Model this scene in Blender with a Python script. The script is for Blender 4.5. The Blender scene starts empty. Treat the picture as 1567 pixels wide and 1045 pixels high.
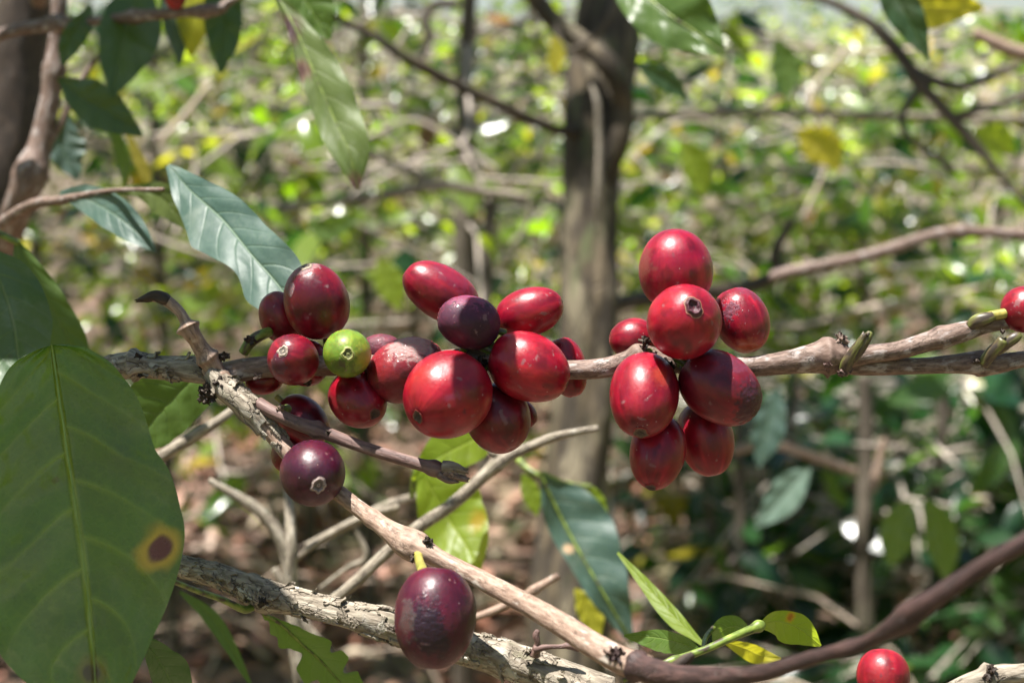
import bpy, math, random
import numpy as np
from mathutils import Vector

# ------------------------------------------------------------------ camera, sky, sun, exposure
SC = bpy.context.scene
COL = SC.collection
PITCH = math.radians(9.0)
CAM = np.array([0.0, 0.0, 1.15])
FWD = np.array([0, math.cos(PITCH), -math.sin(PITCH)])
UP = np.array([0, math.sin(PITCH), math.cos(PITCH)])
RT = np.array([1.0, 0, 0])
LENS, SENSOR = 35.0, 22.3
FPX = 1567 * LENS / SENSOR
FOCUS = 0.316
cd = bpy.data.cameras.new("camera")
cam = bpy.data.objects.new("camera", cd)
COL.objects.link(cam)
cam.location = CAM
cam.rotation_euler = (math.pi / 2 - PITCH, 0, 0)
cd.lens, cd.sensor_width = LENS, SENSOR
cd.clip_start, cd.clip_end = 0.01, 1000
cd.dof.use_dof = True
cd.dof.focus_distance = FOCUS
cd.dof.aperture_fstop = 11.5
cd.dof.aperture_blades = 7
cd.dof.aperture_rotation = 0.3
SC.camera = cam

SUN = RT * -0.24 + UP * 0.93 + FWD * -0.24
SUN /= np.linalg.norm(SUN)
EL = math.asin(SUN[2]); AZ = math.atan2(SUN[0], SUN[1])
W = bpy.data.worlds.new("World"); SC.world = W; W.use_nodes = True
wn = W.node_tree.nodes; wl = W.node_tree.links
bg = wn["Background"]
sky = wn.new("ShaderNodeTexSky"); sky.sky_type = 'NISHITA'; sky.sun_disc = False
sky.sun_elevation = EL; sky.sun_rotation = AZ
wl.new(sky.outputs[0], bg.inputs[0]); bg.inputs[1].default_value = 0.05
sd = bpy.data.lights.new("sun", 'SUN'); sd.energy = 5.0; sd.angle = math.radians(0.5); sd.color = (1, 0.965, 0.9)
so = bpy.data.objects.new("sun", sd); COL.objects.link(so)
so.rotation_euler = Vector(SUN).to_track_quat('Z', 'Y').to_euler()
SC.view_settings.view_transform = 'Standard'; SC.view_settings.look = 'None'
SC.view_settings.gamma = 1; SC.view_settings.use_curve_mapping = False
SC.view_settings.exposure = 1.5
SC.cycles.use_denoising = True
SC.cycles.max_bounces = 8; SC.cycles.transparent_max_bounces = 4
SC.cycles.sample_clamp_indirect = 6
SC.cycles.use_adaptive_sampling = False

rng = np.random.default_rng(7)
random.seed(7)

def P(u, v, d):
    """a point at picture position u, v and distance d metres along the view axis"""
    return CAM + d * (FWD + (u - 783.5) / FPX * RT + (522.5 - v) / FPX * UP)

# ------------------------------------------------------------------ numpy noise
def _h(i, j, k, s):
    n = (i * 374761393 + j * 668265263 + k * 2147483647 + s * 1274126177) & 0xffffffff
    n = ((n ^ (n >> 13)) * 1274126177) & 0xffffffff
    return ((n ^ (n >> 16)) & 0xffff) / 65535.0

def vnoise(p, s=0):
    p = np.asarray(p, float); f = np.floor(p).astype(np.int64); t = p - f; t = t * t * (3 - 2 * t)
    r = 0
    for a in (0, 1):
        for b in (0, 1):
            for c in (0, 1):
                w = (t[..., 0] if a else 1 - t[..., 0]) * (t[..., 1] if b else 1 - t[..., 1]) * (t[..., 2] if c else 1 - t[..., 2])
                r = r + w * _h(f[..., 0] + a, f[..., 1] + b, f[..., 2] + c, s)
    return r * 2 - 1

def fbm(p, s=0, o=4):
    p = np.asarray(p, float); r = 0; a = 0.5
    for i in range(o):
        r = r + a * vnoise(p * 2 ** i, s + i * 17); a *= 0.5
    return r

def sstep(a, b, x):
    t = np.clip((x - a) / (b - a), 0, 1); return t * t * (3 - 2 * t)

def nrm(v):
    v = np.asarray(v, float); return v / np.maximum(np.linalg.norm(v, axis=-1, keepdims=True), 1e-12)

# ------------------------------------------------------------------ mesh / object helpers
def mesh(name, V, F, mat=None, smooth=True, attrs=None, mats=None, midx=None):
    me = bpy.data.meshes.new(name)
    V = np.asarray(V, np.float32); F = np.asarray(F, np.int32)
    n, k = F.shape
    me.vertices.add(len(V)); me.vertices.foreach_set("co", V.ravel())
    me.loops.add(n * k); me.loops.foreach_set("vertex_index", F.ravel())
    me.polygons.add(n)
    me.polygons.foreach_set("loop_start", np.arange(0, n * k, k, dtype=np.int32))
    me.polygons.foreach_set("loop_total", np.full(n, k, np.int32))
    me.polygons.foreach_set("use_smooth", np.full(n, smooth, bool))
    for kk, (tp, dat) in (attrs or {}).items():
        a = me.attributes.new(kk, tp, 'POINT')
        if tp == 'FLOAT_COLOR':
            c = np.ones((len(V), 4), np.float32); c[:, :3] = dat; a.data.foreach_set("color", c.ravel())
        elif tp == 'FLOAT_VECTOR':
            a.data.foreach_set("vector", np.asarray(dat, np.float32).ravel())
        else:
            a.data.foreach_set("value", np.asarray(dat, np.float32).ravel())
    me.update(calc_edges=True); me.validate()
    if mats:
        for m in mats: me.materials.append(m)
        me.polygons.foreach_set("material_index", np.asarray(midx, np.int32))
    elif mat: me.materials.append(mat)
    return me

def link(name, me, parent=None, loc=None):
    o = bpy.data.objects.new(name, me); COL.objects.link(o)
    if loc is not None: o.location = loc
    if parent is not None: o.parent = parent
    return o

def tag(o, label=None, cat=None, group=None, kind=None):
    for k, v in (("label", label), ("category", cat), ("group", group), ("kind", kind)):
        if v: o[k] = v
    return o

def empty(name, loc=(0, 0, 0)):
    o = bpy.data.objects.new(name, None); COL.objects.link(o); o.location = loc; o.empty_display_size = 0.01
    return o

def child(name, me, root):
    """mesh given in world coordinates, parented to a thing whose origin is root.location"""
    o = link(name, me, root); o.location = -Vector(world_loc(root)); return o

def world_loc(o):
    l = Vector(o.location); p = o.parent
    while p: l += Vector(p.location); p = p.parent
    return l

def grid_faces(n, m, wrap=False):
    i = np.arange(n - 1)[:, None]; j = np.arange(m if wrap else m - 1)[None, :]; j2 = (j + 1) % m
    return np.stack([i * m + j + 0 * i, i * m + j2, (i + 1) * m + j2, (i + 1) * m + j], -1).reshape(-1, 4)

def spline(pts, n):
    """Catmull-Rom through rows of pts (any columns), n samples evenly by length"""
    p = np.asarray(pts, float)
    if len(p) == 2:
        t = np.linspace(0, 1, n)[:, None]; return p[0] * (1 - t) + p[1] * t
    q = np.vstack([2 * p[0] - p[1], p, 2 * p[-1] - p[-2]])
    out = []
    for i in range(len(p) - 1):
        a, b, c, d = q[i:i + 4]; t = np.linspace(0, 1, 24, endpoint=False)[:, None]
        out.append(0.5 * (2 * b + (c - a) * t + (2 * a - 5 * b + 4 * c - d) * t ** 2 + (3 * b - a - 3 * c + d) * t ** 3))
    out = np.vstack(out + [p[-1:]])
    L = np.r_[0, np.cumsum(np.linalg.norm(np.diff(out[:, :3], axis=0), axis=1))]
    s = np.linspace(0, L[-1], n)
    return np.stack([np.interp(s, L, out[:, k]) for k in range(out.shape[1])], 1)

def tube_geo(path, rad, sides=24, rough=0.0, rf=300.0, seed=0, nodes=(), stretch=0.3, cap=True, flat=0.0, ragged=0.0):
    """path (n,3), rad (n,) -> verts, quads, bark coords"""
    n = len(path); T = nrm(np.gradient(path, axis=0))
    L = np.r_[0, np.cumsum(np.linalg.norm(np.diff(path, axis=0), axis=1))]
    ref = FWD if abs(T[0] @ FWD) < 0.9 else UP
    N = np.zeros((n, 3)); v = ref - T[0] * (ref @ T[0]); v /= np.linalg.norm(v); N[0] = v
    for i in range(1, n):
        v = v - T[i] * (v @ T[i]); v /= np.linalg.norm(v); N[i] = v
    B = np.cross(T, N)
    a = np.linspace(0, 2 * np.pi, sides, endpoint=False)
    ca, sa = np.cos(a)[None, :, None], np.sin(a)[None, :, None]
    R = np.asarray(rad, float)[:, None].repeat(sides, 1)
    rm = float(np.mean(rad))
    cyl = np.stack([np.broadcast_to(np.cos(a) * rm, (n, sides)), np.broadcast_to(np.sin(a) * rm, (n, sides)), np.broadcast_to(L[:, None], (n, sides))], -1)
    if rough:
        q = cyl * np.array([1, 1, stretch]) * rf
        f = fbm(q, seed)
        g = fbm(cyl * np.array([1, 1, .12]) * rf * 1.7, seed + 5, 3)
        R = R * (1 + rough * f * 1.1 + rough * 0.55 * np.abs(g))
    for (s0, w, amp, side) in nodes:      # bulges: fraction along, width (m), height (share of radius), angle or None
        e = np.exp(-((L - s0 * L[-1]) / w) ** 2)[:, None]
        if side is None: am = 1 + 0.35 * vnoise(cyl * 900, seed + 31)
        else: am = np.clip(np.cos(a - side), 0, 1)[None, :] ** 2 * (1 + 0.5 * vnoise(cyl * 900, seed + 31))
        R = R * (1 + amp * e * am)
    V = path[:, None, :] + R[..., None] * (ca * N[:, None, :] + sa * B[:, None, :])
    if ragged:
        k = max(2, int(n * 0.06)); dl = vnoise(np.stack([np.cos(a) * 2.5, np.sin(a) * 2.5, a * 0], -1), seed + 77) * ragged
        w = np.linspace(0, 1, k)[:, None] ** 2
        V[-k:] += (w * dl[None, :])[..., None] * T[-k:, None, :]
    V = V.reshape(-1, 3); F = grid_faces(n, sides, True); cy = cyl.reshape(-1, 3)
    if cap:
        for e, idx in ((0, 0), (n - 1, (n - 1) * sides)):
            c = len(V); V = np.vstack([V, path[e] + (T[e] * (rad[e] * 0.35) * (1 if e else -1))]); cy = np.vstack([cy, [0, 0, L[e]]])
            j = np.arange(sides); j2 = (j + 1) % sides
            f = np.stack([idx + j, idx + j2, np.full(sides, c), np.full(sides, c)], -1)
            if e == 0: f = f[:, [1, 0, 2, 3]]
            F = np.vstack([F, f])
    return V, F, cy

def fix_caps(F):
    return F

def tri_quads(V, F):
    """quads whose last two corners agree become triangles; everything is triangulated"""
    q = F; t1 = q[:, [0, 1, 2]]; t2 = q[:, [0, 2, 3]]
    t2 = t2[q[:, 2] != q[:, 3]]
    return np.vstack([t1, t2])

def tube(name, pts, mat, root, sides=28, step=None, dens=3.0, **kw):
    """pts: rows of u, v, d, r_px ; radius in pixels at that distance"""
    p = np.array([np.r_[P(a[0], a[1], a[2]), a[3] * a[2] / FPX] for a in pts])
    length = np.linalg.norm(np.diff(p[:, :3], axis=0), axis=1).sum()
    n = int(max(6, min(700, length / (step or p[:, 3].mean() / dens))))
    s = spline(p, n)
    V, F, cy = tube_geo(s[:, :3], np.maximum(s[:, 3], 1e-5), sides, **kw)
    me = mesh(name, V, tri_quads(V, F), mat, True, {"bark": ('FLOAT_VECTOR', cy)})
    return child(name, me, root)

# ------------------------------------------------------------------ materials
class NT:
    def __init__(s, name):
        s.m = bpy.data.materials.new(name); s.m.use_nodes = True
        s.t = s.m.node_tree; s.n = s.t.nodes; s.l = s.t.links; s.n.clear()
        s.out = s.n.new("ShaderNodeOutputMaterial")
    def a(s, tp, ins=None, **kw):
        x = s.n.new(tp)
        for k, v in kw.items(): setattr(x, k, v)
        for k, v in (ins or {}).items():
            if isinstance(v, bpy.types.NodeSocket): s.l.new(v, x.inputs[k])
            else: x.inputs[k].default_value = v
        return x
    def attr(s, nm): return s.a("ShaderNodeAttribute", attribute_name=nm)
    def noise(s, vec, scale, detail=4, rough=0.55, **kw):
        return s.a("ShaderNodeTexNoise", {"Vector": vec, "Scale": scale, "Detail": detail, "Roughness": rough}, **kw).outputs["Fac"]
    def ramp(s, fac, stops, interp='LINEAR'):
        r = s.a("ShaderNodeValToRGB", {"Fac": fac}); c = r.color_ramp; c.interpolation = interp
        while len(c.elements) < len(stops): c.elements.new(0.5)
        for e, (p, col) in zip(c.elements, stops):
            e.position = p; e.color = (*col, 1) if not isinstance(col, (int, float)) else (col, col, col, 1)
        return r.outputs["Color"]
    def mix(s, fac, a, b, blend='MIX'):
        x = s.a("ShaderNodeMix", data_type='RGBA', blend_type=blend, clamp_factor=True)
        for i, v in ((0, fac), (6, a), (7, b)):
            if isinstance(v, bpy.types.NodeSocket): s.l.new(v, x.inputs[i])
            else: x.inputs[i].default_value = v if i == 0 else (*v, 1)
        return x.outputs[2]
    def math(s, op, a, b=0.0, c=0.0):
        return s.a("ShaderNodeMath", {0: a, 1: b, 2: c}, operation=op).outputs[0]
    def vmul(s, v, k):
        return s.a("ShaderNodeVectorMath", {0: v, 1: k}, operation='MULTIPLY').outputs[0]
    def bump(s, h, st, dist):
        return s.a("ShaderNodeBump", {"Height": h, "Strength": st, "Distance": dist}).outputs[0]
    def done(s, surf): s.l.new(surf, s.out.inputs[0]); return s.m

def bark_mat(name, cols, lich=None, scale=260, dist=0.0006, crack=0.8, crackcol=(0.045, 0.032, 0.024), rough=0.8, lich_amt=0.62, stretch=0.22, green=0.0):
    t = NT(name); b = t.attr("bark").outputs["Vector"]
    v = t.vmul(b, (1, 1, stretch)); v2 = t.vmul(b, (1, 1, 0.5))
    n1 = t.noise(v, scale, 6, 0.62); n2 = t.noise(v2, scale * 0.28, 4, 0.55)
    c = t.ramp(n1, [(0.28, cols[0]), (0.46, cols[1]), (0.62, cols[2]), (0.8, cols[3])])
    if lich:
        c = t.mix(t.ramp(n2, [(lich_amt - 0.04, 0), (lich_amt + 0.05, 0.85)]), c, lich)
    if green:
        n4 = t.noise(v2, scale * 0.4, 3); c = t.mix(t.ramp(n4, [(0.55, 0), (0.7, green)]), c, (0.10, 0.13, 0.05))
    vo = t.a("ShaderNodeTexVoronoi", {"Vector": t.a("ShaderNodeVectorMath", {0: t.vmul(b, (1, 1, 0.35)), 1: t.vmul(t.a("ShaderNodeTexNoise", {"Vector": b, "Scale": scale * 0.8}).outputs["Color"], (0.0012, 0.0012, 0.0012))}, operation='ADD').outputs[0], "Scale": scale * 0.9}, feature='DISTANCE_TO_EDGE').outputs["Distance"]
    cr = t.ramp(vo, [(0.0, 1), (0.07, 0)])
    msk = t.ramp(t.noise(v2, scale * 0.35, 2), [(0.45, 0), (0.58, 1)])
    crm = t.math('MULTIPLY', t.math('MULTIPLY', cr, msk), crack)
    c = t.mix(crm, c, crackcol)
    h = t.math('SUBTRACT', t.math('MULTIPLY_ADD', n1, 1.0, t.math('MULTIPLY', n2, 0.6)), t.math('MULTIPLY', crm, 0.5))
    bs = t.a("ShaderNodeBsdfPrincipled", {"Base Color": c, "Roughness": rough, "Normal": t.bump(h, 0.9, dist)})
    bs.inputs["Specular IOR Level"].default_value = 0.35
    return t.done(bs.outputs[0])

M = {}
M['bark_grey'] = bark_mat("weathered_grey_bark", [(0.07, 0.055, 0.04), (0.20, 0.165, 0.125), (0.33, 0.285, 0.225), (0.48, 0.44, 0.37)], (0.45, 0.42, 0.36), 950, 0.0005, 0.9, green=0.25)
M['bark_brown'] = bark_mat("brown_twig_bark", [(0.06, 0.038, 0.03), (0.14, 0.09, 0.07), (0.21, 0.145, 0.115), (0.30, 0.23, 0.19)], (0.34, 0.29, 0.27), 1500, 0.00022, 0.8, lich_amt=0.58, rough=0.62, stretch=0.3)
M['bark_tan'] = bark_mat("tan_twig_bark", [(0.12, 0.075, 0.055), (0.25, 0.165, 0.12), (0.36, 0.255, 0.195), (0.46, 0.37, 0.30)], (0.5, 0.44, 0.38), 1500, 0.00022, 0.6, lich_amt=0.62, rough=0.6, stretch=0.25)
M['bark_purple'] = bark_mat("purplish_twig_bark", [(0.06, 0.035, 0.033), (0.13, 0.075, 0.065), (0.2, 0.125, 0.105), (0.3, 0.22, 0.19)], None, 1300, 0.00025, 0.5, rough=0.55, stretch=0.12)
M['bark_dark'] = bark_mat("dark_shoot_bark", [(0.014, 0.010, 0.007), (0.036, 0.024, 0.017), (0.07, 0.047, 0.032), (0.13, 0.095, 0.065)], None, 800, 0.0005, 0.6, rough=0.6)
M['bark_trunk'] = bark_mat("mossy_trunk_bark", [(0.016, 0.012, 0.008), (0.042, 0.032, 0.022), (0.10, 0.075, 0.045), (0.27, 0.21, 0.14)], (0.22, 0.185, 0.125), 95, 0.004, 0.6, lich_amt=0.57, green=0.55)
M['bark_far'] = bark_mat("pale_shrub_bark", [(0.16, 0.125, 0.10), (0.34, 0.285, 0.24), (0.48, 0.42, 0.36), (0.6, 0.54, 0.48)], None, 60, 0.002, 0.2)
M['bark_shoot'] = bark_mat("reddish_dark_shoot_bark", [(0.016, 0.009, 0.009), (0.04, 0.022, 0.02), (0.075, 0.04, 0.035), (0.14, 0.085, 0.075)], None, 900, 0.0005, 0.6, rough=0.6)
M['rib'] = bark_mat("pale_leaf_rib", [(0.15, 0.22, 0.04), (0.2, 0.28, 0.05), (0.26, 0.33, 0.07), (0.32, 0.38, 0.1)], None, 900, 0.0001, 0.0, rough=0.5)
M['straw'] = bark_mat("bleached_dry_twig", [(0.26, 0.19, 0.14), (0.48, 0.38, 0.30), (0.64, 0.53, 0.45), (0.74, 0.66, 0.58)], None, 40, 0.001, 0.1, rough=0.5)
M['bark_stem'] = bark_mat("shrub_stem_bark", [(0.03, 0.024, 0.018), (0.075, 0.06, 0.045), (0.14, 0.115, 0.09), (0.22, 0.19, 0.15)], None, 50, 0.002, 0.3, green=0.3)

def green_stem():
    t = NT("green_stem_skin"); b = t.attr("bark").outputs["Vector"]
    n = t.noise(t.vmul(b, (1, 1, 0.4)), 700, 4)
    c = t.ramp(n, [(0.38, (0.05, 0.035, 0.02)), (0.46, (0.09, 0.13, 0.02)), (0.6, (0.18, 0.24, 0.035)), (0.75, (0.34, 0.36, 0.09))])
    bs = t.a("ShaderNodeBsdfPrincipled", {"Base Color": c, "Roughness": 0.45, "Normal": t.bump(n, 0.4, 0.0001)})
    return t.done(bs.outputs[0])
M['green'] = green_stem()

def dull(): 
    m = M['green'].copy(); m.name = 'dull_bud_skin'
    for e, c in zip([n for n in m.node_tree.nodes if n.bl_idname == 'ShaderNodeValToRGB'][0].color_ramp.elements, [(.04, .028, .02), (.08, .06, .03), (.13, .14, .035), (.24, .25, .08)]): e.color = (*c, 1)
    return m
M['green_dull'] = dull()
def yellow_stem():
    t = NT("yellow_stalk_skin"); b = t.attr("bark").outputs["Vector"]
    n = t.noise(b, 500, 3)
    c = t.ramp(n, [(0.35, (0.16, 0.17, 0.03)), (0.65, (0.40, 0.32, 0.07))])
    bs = t.a("ShaderNodeBsdfPrincipled", {"Base Color": c, "Roughness": 0.4})
    return t.done(bs.outputs[0])
M['yellow'] = yellow_stem()

def cherry_mat():
    t = NT("coffee_cherry_skin")
    col = t.attr("Col").outputs["Color"]; prm = t.attr("prm").outputs["Vector"]
    sp = t.a("ShaderNodeSeparateXYZ", {0: prm})
    tc = t.a("ShaderNodeTexCoord").outputs["Object"]
    n = t.noise(tc, 420, 5, 0.6); n2 = t.noise(tc, 1900, 3, 0.6)
    c = t.mix(t.ramp(n, [(0.35, 0.0), (0.7, 0.5)]), col, t.mix(0.75, col, (0.5, 0.3, 0.4), 'MULTIPLY'), 'MIX')
    c = t.mix(t.ramp(n, [(0.55, 0.0), (0.75, 0.18)]), c, t.mix(1.0, col, (1.35, 2.2, 1.8), 'MULTIPLY'))
    vo = t.a("ShaderNodeTexVoronoi", {"Vector": tc, "Scale": 1150.0}); d = vo.outputs["Distance"]
    rs = t.a("ShaderNodeSeparateColor", {0: vo.outputs["Color"]})
    thr = t.math('MULTIPLY', t.math('POWER', rs.outputs[0], 5.0), 0.33)
    thr = t.math('MULTIPLY', thr, t.ramp(t.noise(t.a("ShaderNodeVectorMath", {0: tc, 1: t.a("ShaderNodeObjectInfo").outputs["Location"]}, operation='ADD').outputs[0], 230, 3), [(0.42, 0.15), (0.66, 0.9)]))
    speck = t.math('LESS_THAN', d, thr)
    c = t.mix(t.math('MULTIPLY', speck, 0.55), c, (0.50, 0.62, 0.22))
    # fine scratches and dust
    sc = t.noise(t.vmul(tc, (1, 4.5, 1)), 260, 3, 0.5)
    scr = t.ramp(sc, [(0.77, 0), (0.80, 0.45)])
    scr = t.math('MULTIPLY', scr, t.ramp(n2, [(0.45, 0), (0.6, 1)]))
    c = t.mix(scr, c, (0.5, 0.36, 0.28))
    c = t.mix(1.0, c, (0.78, 0.40, 1.05), 'MULTIPLY')
    r = t.math('ADD', sp.outputs[0], t.math('MULTIPLY', t.ramp(n2, [(0.35, 0), (0.75, 1)]), 0.16))
    r = t.math('ADD', r, t.math('MULTIPLY', speck, 0.3))
    h = t.math('ADD', t.math('MULTIPLY', n2, 0.5), t.math('ADD', t.math('MULTIPLY', n, 0.8), t.math('MULTIPLY', speck, 0.4)))
    wr = t.math('MULTIPLY', t.noise(t.vmul(tc, (0.5, 1.6, 1)), 900, 5, 0.65), sp.outputs[1])
    h = t.math('ADD', h, t.math('MULTIPLY', wr, 14.0))
    bs = t.a("ShaderNodeBsdfPrincipled", {"Base Color": c, "Roughness": t.math('ADD', r, 0.05), "Normal": t.bump(h, 0.6, 0.00008)})
    bs.inputs["Specular IOR Level"].default_value = 0.40
    bs.inputs["Coat Weight"].default_value = 0.12; bs.inputs["Coat Roughness"].default_value = 0.14
    bs.inputs["Subsurface Weight"].default_value = 0.6
    bs.inputs["Subsurface Radius"].default_value = (1.0, 0.09, 0.08)
    bs.inputs["Subsurface Scale"].default_value = 0.005
    return t.done(bs.outputs[0])
M['cherry'] = cherry_mat()

def calyx_mat():
    t = NT("dry_calyx_scar"); col = t.attr("Col").outputs["Color"]
    tc = t.a("ShaderNodeTexCoord").outputs["Object"]; n = t.noise(tc, 2600, 4, 0.6)
    c = t.mix(t.ramp(n, [(0.35, 0.6), (0.65, 0)]), col, t.mix(1.0, col, (0.35, 0.3, 0.28), 'MULTIPLY'))
    bs = t.a("ShaderNodeBsdfPrincipled", {"Base Color": c, "Roughness": 0.6, "Normal": t.bump(n, 0.7, 0.00012)})
    return t.done(bs.outputs[0])
M['calyx'] = calyx_mat()

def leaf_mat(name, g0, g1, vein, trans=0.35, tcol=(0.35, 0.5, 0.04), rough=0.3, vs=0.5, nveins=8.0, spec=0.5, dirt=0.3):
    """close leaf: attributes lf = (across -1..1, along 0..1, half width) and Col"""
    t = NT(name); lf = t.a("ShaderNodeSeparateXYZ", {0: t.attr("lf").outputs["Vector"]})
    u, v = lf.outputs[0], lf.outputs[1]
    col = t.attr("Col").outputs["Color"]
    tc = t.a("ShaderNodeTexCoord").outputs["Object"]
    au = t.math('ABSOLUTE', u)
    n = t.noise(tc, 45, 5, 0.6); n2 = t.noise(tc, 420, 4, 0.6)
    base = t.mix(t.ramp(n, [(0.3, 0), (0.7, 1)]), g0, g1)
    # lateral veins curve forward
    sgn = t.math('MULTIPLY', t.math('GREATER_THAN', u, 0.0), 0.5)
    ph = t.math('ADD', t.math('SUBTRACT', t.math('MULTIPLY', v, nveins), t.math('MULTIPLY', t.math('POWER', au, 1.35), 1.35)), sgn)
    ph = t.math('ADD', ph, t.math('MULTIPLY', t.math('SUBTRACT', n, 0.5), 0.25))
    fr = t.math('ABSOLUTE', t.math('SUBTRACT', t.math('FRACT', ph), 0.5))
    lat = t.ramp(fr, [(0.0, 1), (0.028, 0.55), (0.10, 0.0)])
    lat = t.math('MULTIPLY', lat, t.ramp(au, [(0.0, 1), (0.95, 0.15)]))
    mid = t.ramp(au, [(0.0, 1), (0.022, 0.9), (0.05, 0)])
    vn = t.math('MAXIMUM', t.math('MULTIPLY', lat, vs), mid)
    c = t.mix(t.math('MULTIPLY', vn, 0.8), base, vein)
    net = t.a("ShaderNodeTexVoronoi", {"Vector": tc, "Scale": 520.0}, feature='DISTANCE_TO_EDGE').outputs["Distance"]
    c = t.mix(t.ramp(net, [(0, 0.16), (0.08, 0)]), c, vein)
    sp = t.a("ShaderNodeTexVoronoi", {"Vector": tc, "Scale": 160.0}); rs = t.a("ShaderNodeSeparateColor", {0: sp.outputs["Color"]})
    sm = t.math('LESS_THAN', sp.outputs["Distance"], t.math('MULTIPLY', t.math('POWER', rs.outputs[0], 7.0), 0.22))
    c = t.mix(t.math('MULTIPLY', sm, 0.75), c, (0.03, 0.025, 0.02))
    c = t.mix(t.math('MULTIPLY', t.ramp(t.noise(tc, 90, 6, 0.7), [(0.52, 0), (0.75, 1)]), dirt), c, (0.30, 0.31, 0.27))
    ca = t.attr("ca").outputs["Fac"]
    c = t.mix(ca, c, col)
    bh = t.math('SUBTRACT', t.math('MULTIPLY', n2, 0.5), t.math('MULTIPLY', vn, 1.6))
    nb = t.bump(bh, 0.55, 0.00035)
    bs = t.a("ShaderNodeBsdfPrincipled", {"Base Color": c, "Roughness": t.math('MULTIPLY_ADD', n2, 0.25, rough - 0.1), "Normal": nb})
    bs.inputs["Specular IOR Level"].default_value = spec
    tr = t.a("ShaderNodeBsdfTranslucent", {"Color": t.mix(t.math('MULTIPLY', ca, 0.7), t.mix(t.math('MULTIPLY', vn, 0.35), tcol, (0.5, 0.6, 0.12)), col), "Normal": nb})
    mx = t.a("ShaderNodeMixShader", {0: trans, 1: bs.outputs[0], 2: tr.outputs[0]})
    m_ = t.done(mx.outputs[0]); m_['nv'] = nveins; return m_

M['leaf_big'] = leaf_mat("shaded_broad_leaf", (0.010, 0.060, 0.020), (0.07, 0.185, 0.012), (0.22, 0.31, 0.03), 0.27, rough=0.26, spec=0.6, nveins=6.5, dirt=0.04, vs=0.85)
M['leaf_blue'] = leaf_mat("glossy_blue_green_leaf", (0.025, 0.058, 0.05), (0.05, 0.09, 0.075), (0.10, 0.16, 0.10), 0.12, rough=0.5, spec=0.42, nveins=9, dirt=0.25)
M['leaf_dark'] = leaf_mat("dark_green_leaf", (0.025, 0.055, 0.022), (0.045, 0.085, 0.03), (0.08, 0.13, 0.05), 0.22, (0.16, 0.32, 0.03), rough=0.32)
M['leaf_mid'] = leaf_mat("mid_green_leaf", (0.05, 0.10, 0.02), (0.09, 0.15, 0.03), (0.2, 0.28, 0.08), 0.4, (0.28, 0.45, 0.03), rough=0.35)
M['leaf_olive'] = leaf_mat("pale_olive_leaf", (0.07, 0.11, 0.025), (0.12, 0.16, 0.045), (0.2, 0.23, 0.09), 0.4, (0.28, 0.40, 0.05), rough=0.55)
M['leaf_lime'] = leaf_mat("lime_backlit_leaf", (0.13, 0.22, 0.02), (0.2, 0.28, 0.03), (0.3, 0.38, 0.06), 0.6, (0.55, 0.68, 0.03), rough=0.4)
M['leaf_yellow'] = leaf_mat("yellow_leaf", (0.4, 0.38, 0.03), (0.5, 0.42, 0.04), (0.5, 0.45, 0.1), 0.6, (0.8, 0.7, 0.03), rough=0.45)

def far_leaf_mat(name, stops, trans=0.5, rough=0.20):
    t = NT(name)
    g = t.a("ShaderNodeNewGeometry").outputs["Random Per Island"]; o = t.a("ShaderNodeObjectInfo").outputs["Random"]
    r = t.math('FRACT', t.math('ADD', g, o))
    c = t.ramp(r, [(p, a) for p, a, b in stops], 'CONSTANT'); tc = t.ramp(r, [(p, b) for p, a, b in stops], 'CONSTANT')
    p = t.a("ShaderNodeTexCoord").outputs["Object"]; n = t.noise(p, 60, 4)
    c = t.mix(t.ramp(n, [(0.35, 0.35), (0.65, 0)]), c, t.mix(1, c, (0.45, 0.5, 0.4), 'MULTIPLY'))
    bs = t.a("ShaderNodeBsdfPrincipled", {"Base Color": c, "Roughness": t.math('MULTIPLY_ADD', n, 0.25, rough - 0.08)})
    bs.inputs["Specular IOR Level"].default_value = 0.62
    tr = t.a("ShaderNodeBsdfTranslucent", {"Color": tc})
    mx = t.a("ShaderNodeMixShader", {0: trans, 1: bs.outputs[0], 2: tr.outputs[0]})
    return t.done(mx.outputs[0])
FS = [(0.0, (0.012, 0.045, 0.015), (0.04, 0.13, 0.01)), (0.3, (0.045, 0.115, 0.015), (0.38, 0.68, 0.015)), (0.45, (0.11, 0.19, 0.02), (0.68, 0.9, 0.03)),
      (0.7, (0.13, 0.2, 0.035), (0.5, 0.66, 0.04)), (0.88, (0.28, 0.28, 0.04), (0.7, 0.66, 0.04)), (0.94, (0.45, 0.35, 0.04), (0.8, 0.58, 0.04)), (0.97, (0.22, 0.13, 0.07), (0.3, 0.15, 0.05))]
M['foliage'] = far_leaf_mat("coffee_foliage", FS)
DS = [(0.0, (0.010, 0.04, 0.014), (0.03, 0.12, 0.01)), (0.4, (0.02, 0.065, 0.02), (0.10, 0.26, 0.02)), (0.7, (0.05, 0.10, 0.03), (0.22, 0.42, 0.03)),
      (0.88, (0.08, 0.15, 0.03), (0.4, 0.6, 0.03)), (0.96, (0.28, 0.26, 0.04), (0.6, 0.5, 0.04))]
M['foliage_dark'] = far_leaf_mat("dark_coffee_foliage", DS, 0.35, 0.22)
M['litter'] = far_leaf_mat("fallen_leaf_litter", [(0.0, (0.27, 0.115, 0.075), (0.15, 0.07, 0.04)), (0.25, (0.44, 0.215, 0.15), (0.2, 0.1, 0.05)), (0.5, (0.10, 0.055, 0.04), (0.1, 0.05, 0.03)),
                                                   (0.7, (0.42, 0.27, 0.2), (0.2, 0.1, 0.05)), (0.85, (0.36, 0.20, 0.14), (0.2, 0.1, 0.05)), (0.95, (0.45, 0.36, 0.26), (0.2, 0.1, 0.05))], 0.08, 0.5)

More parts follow.
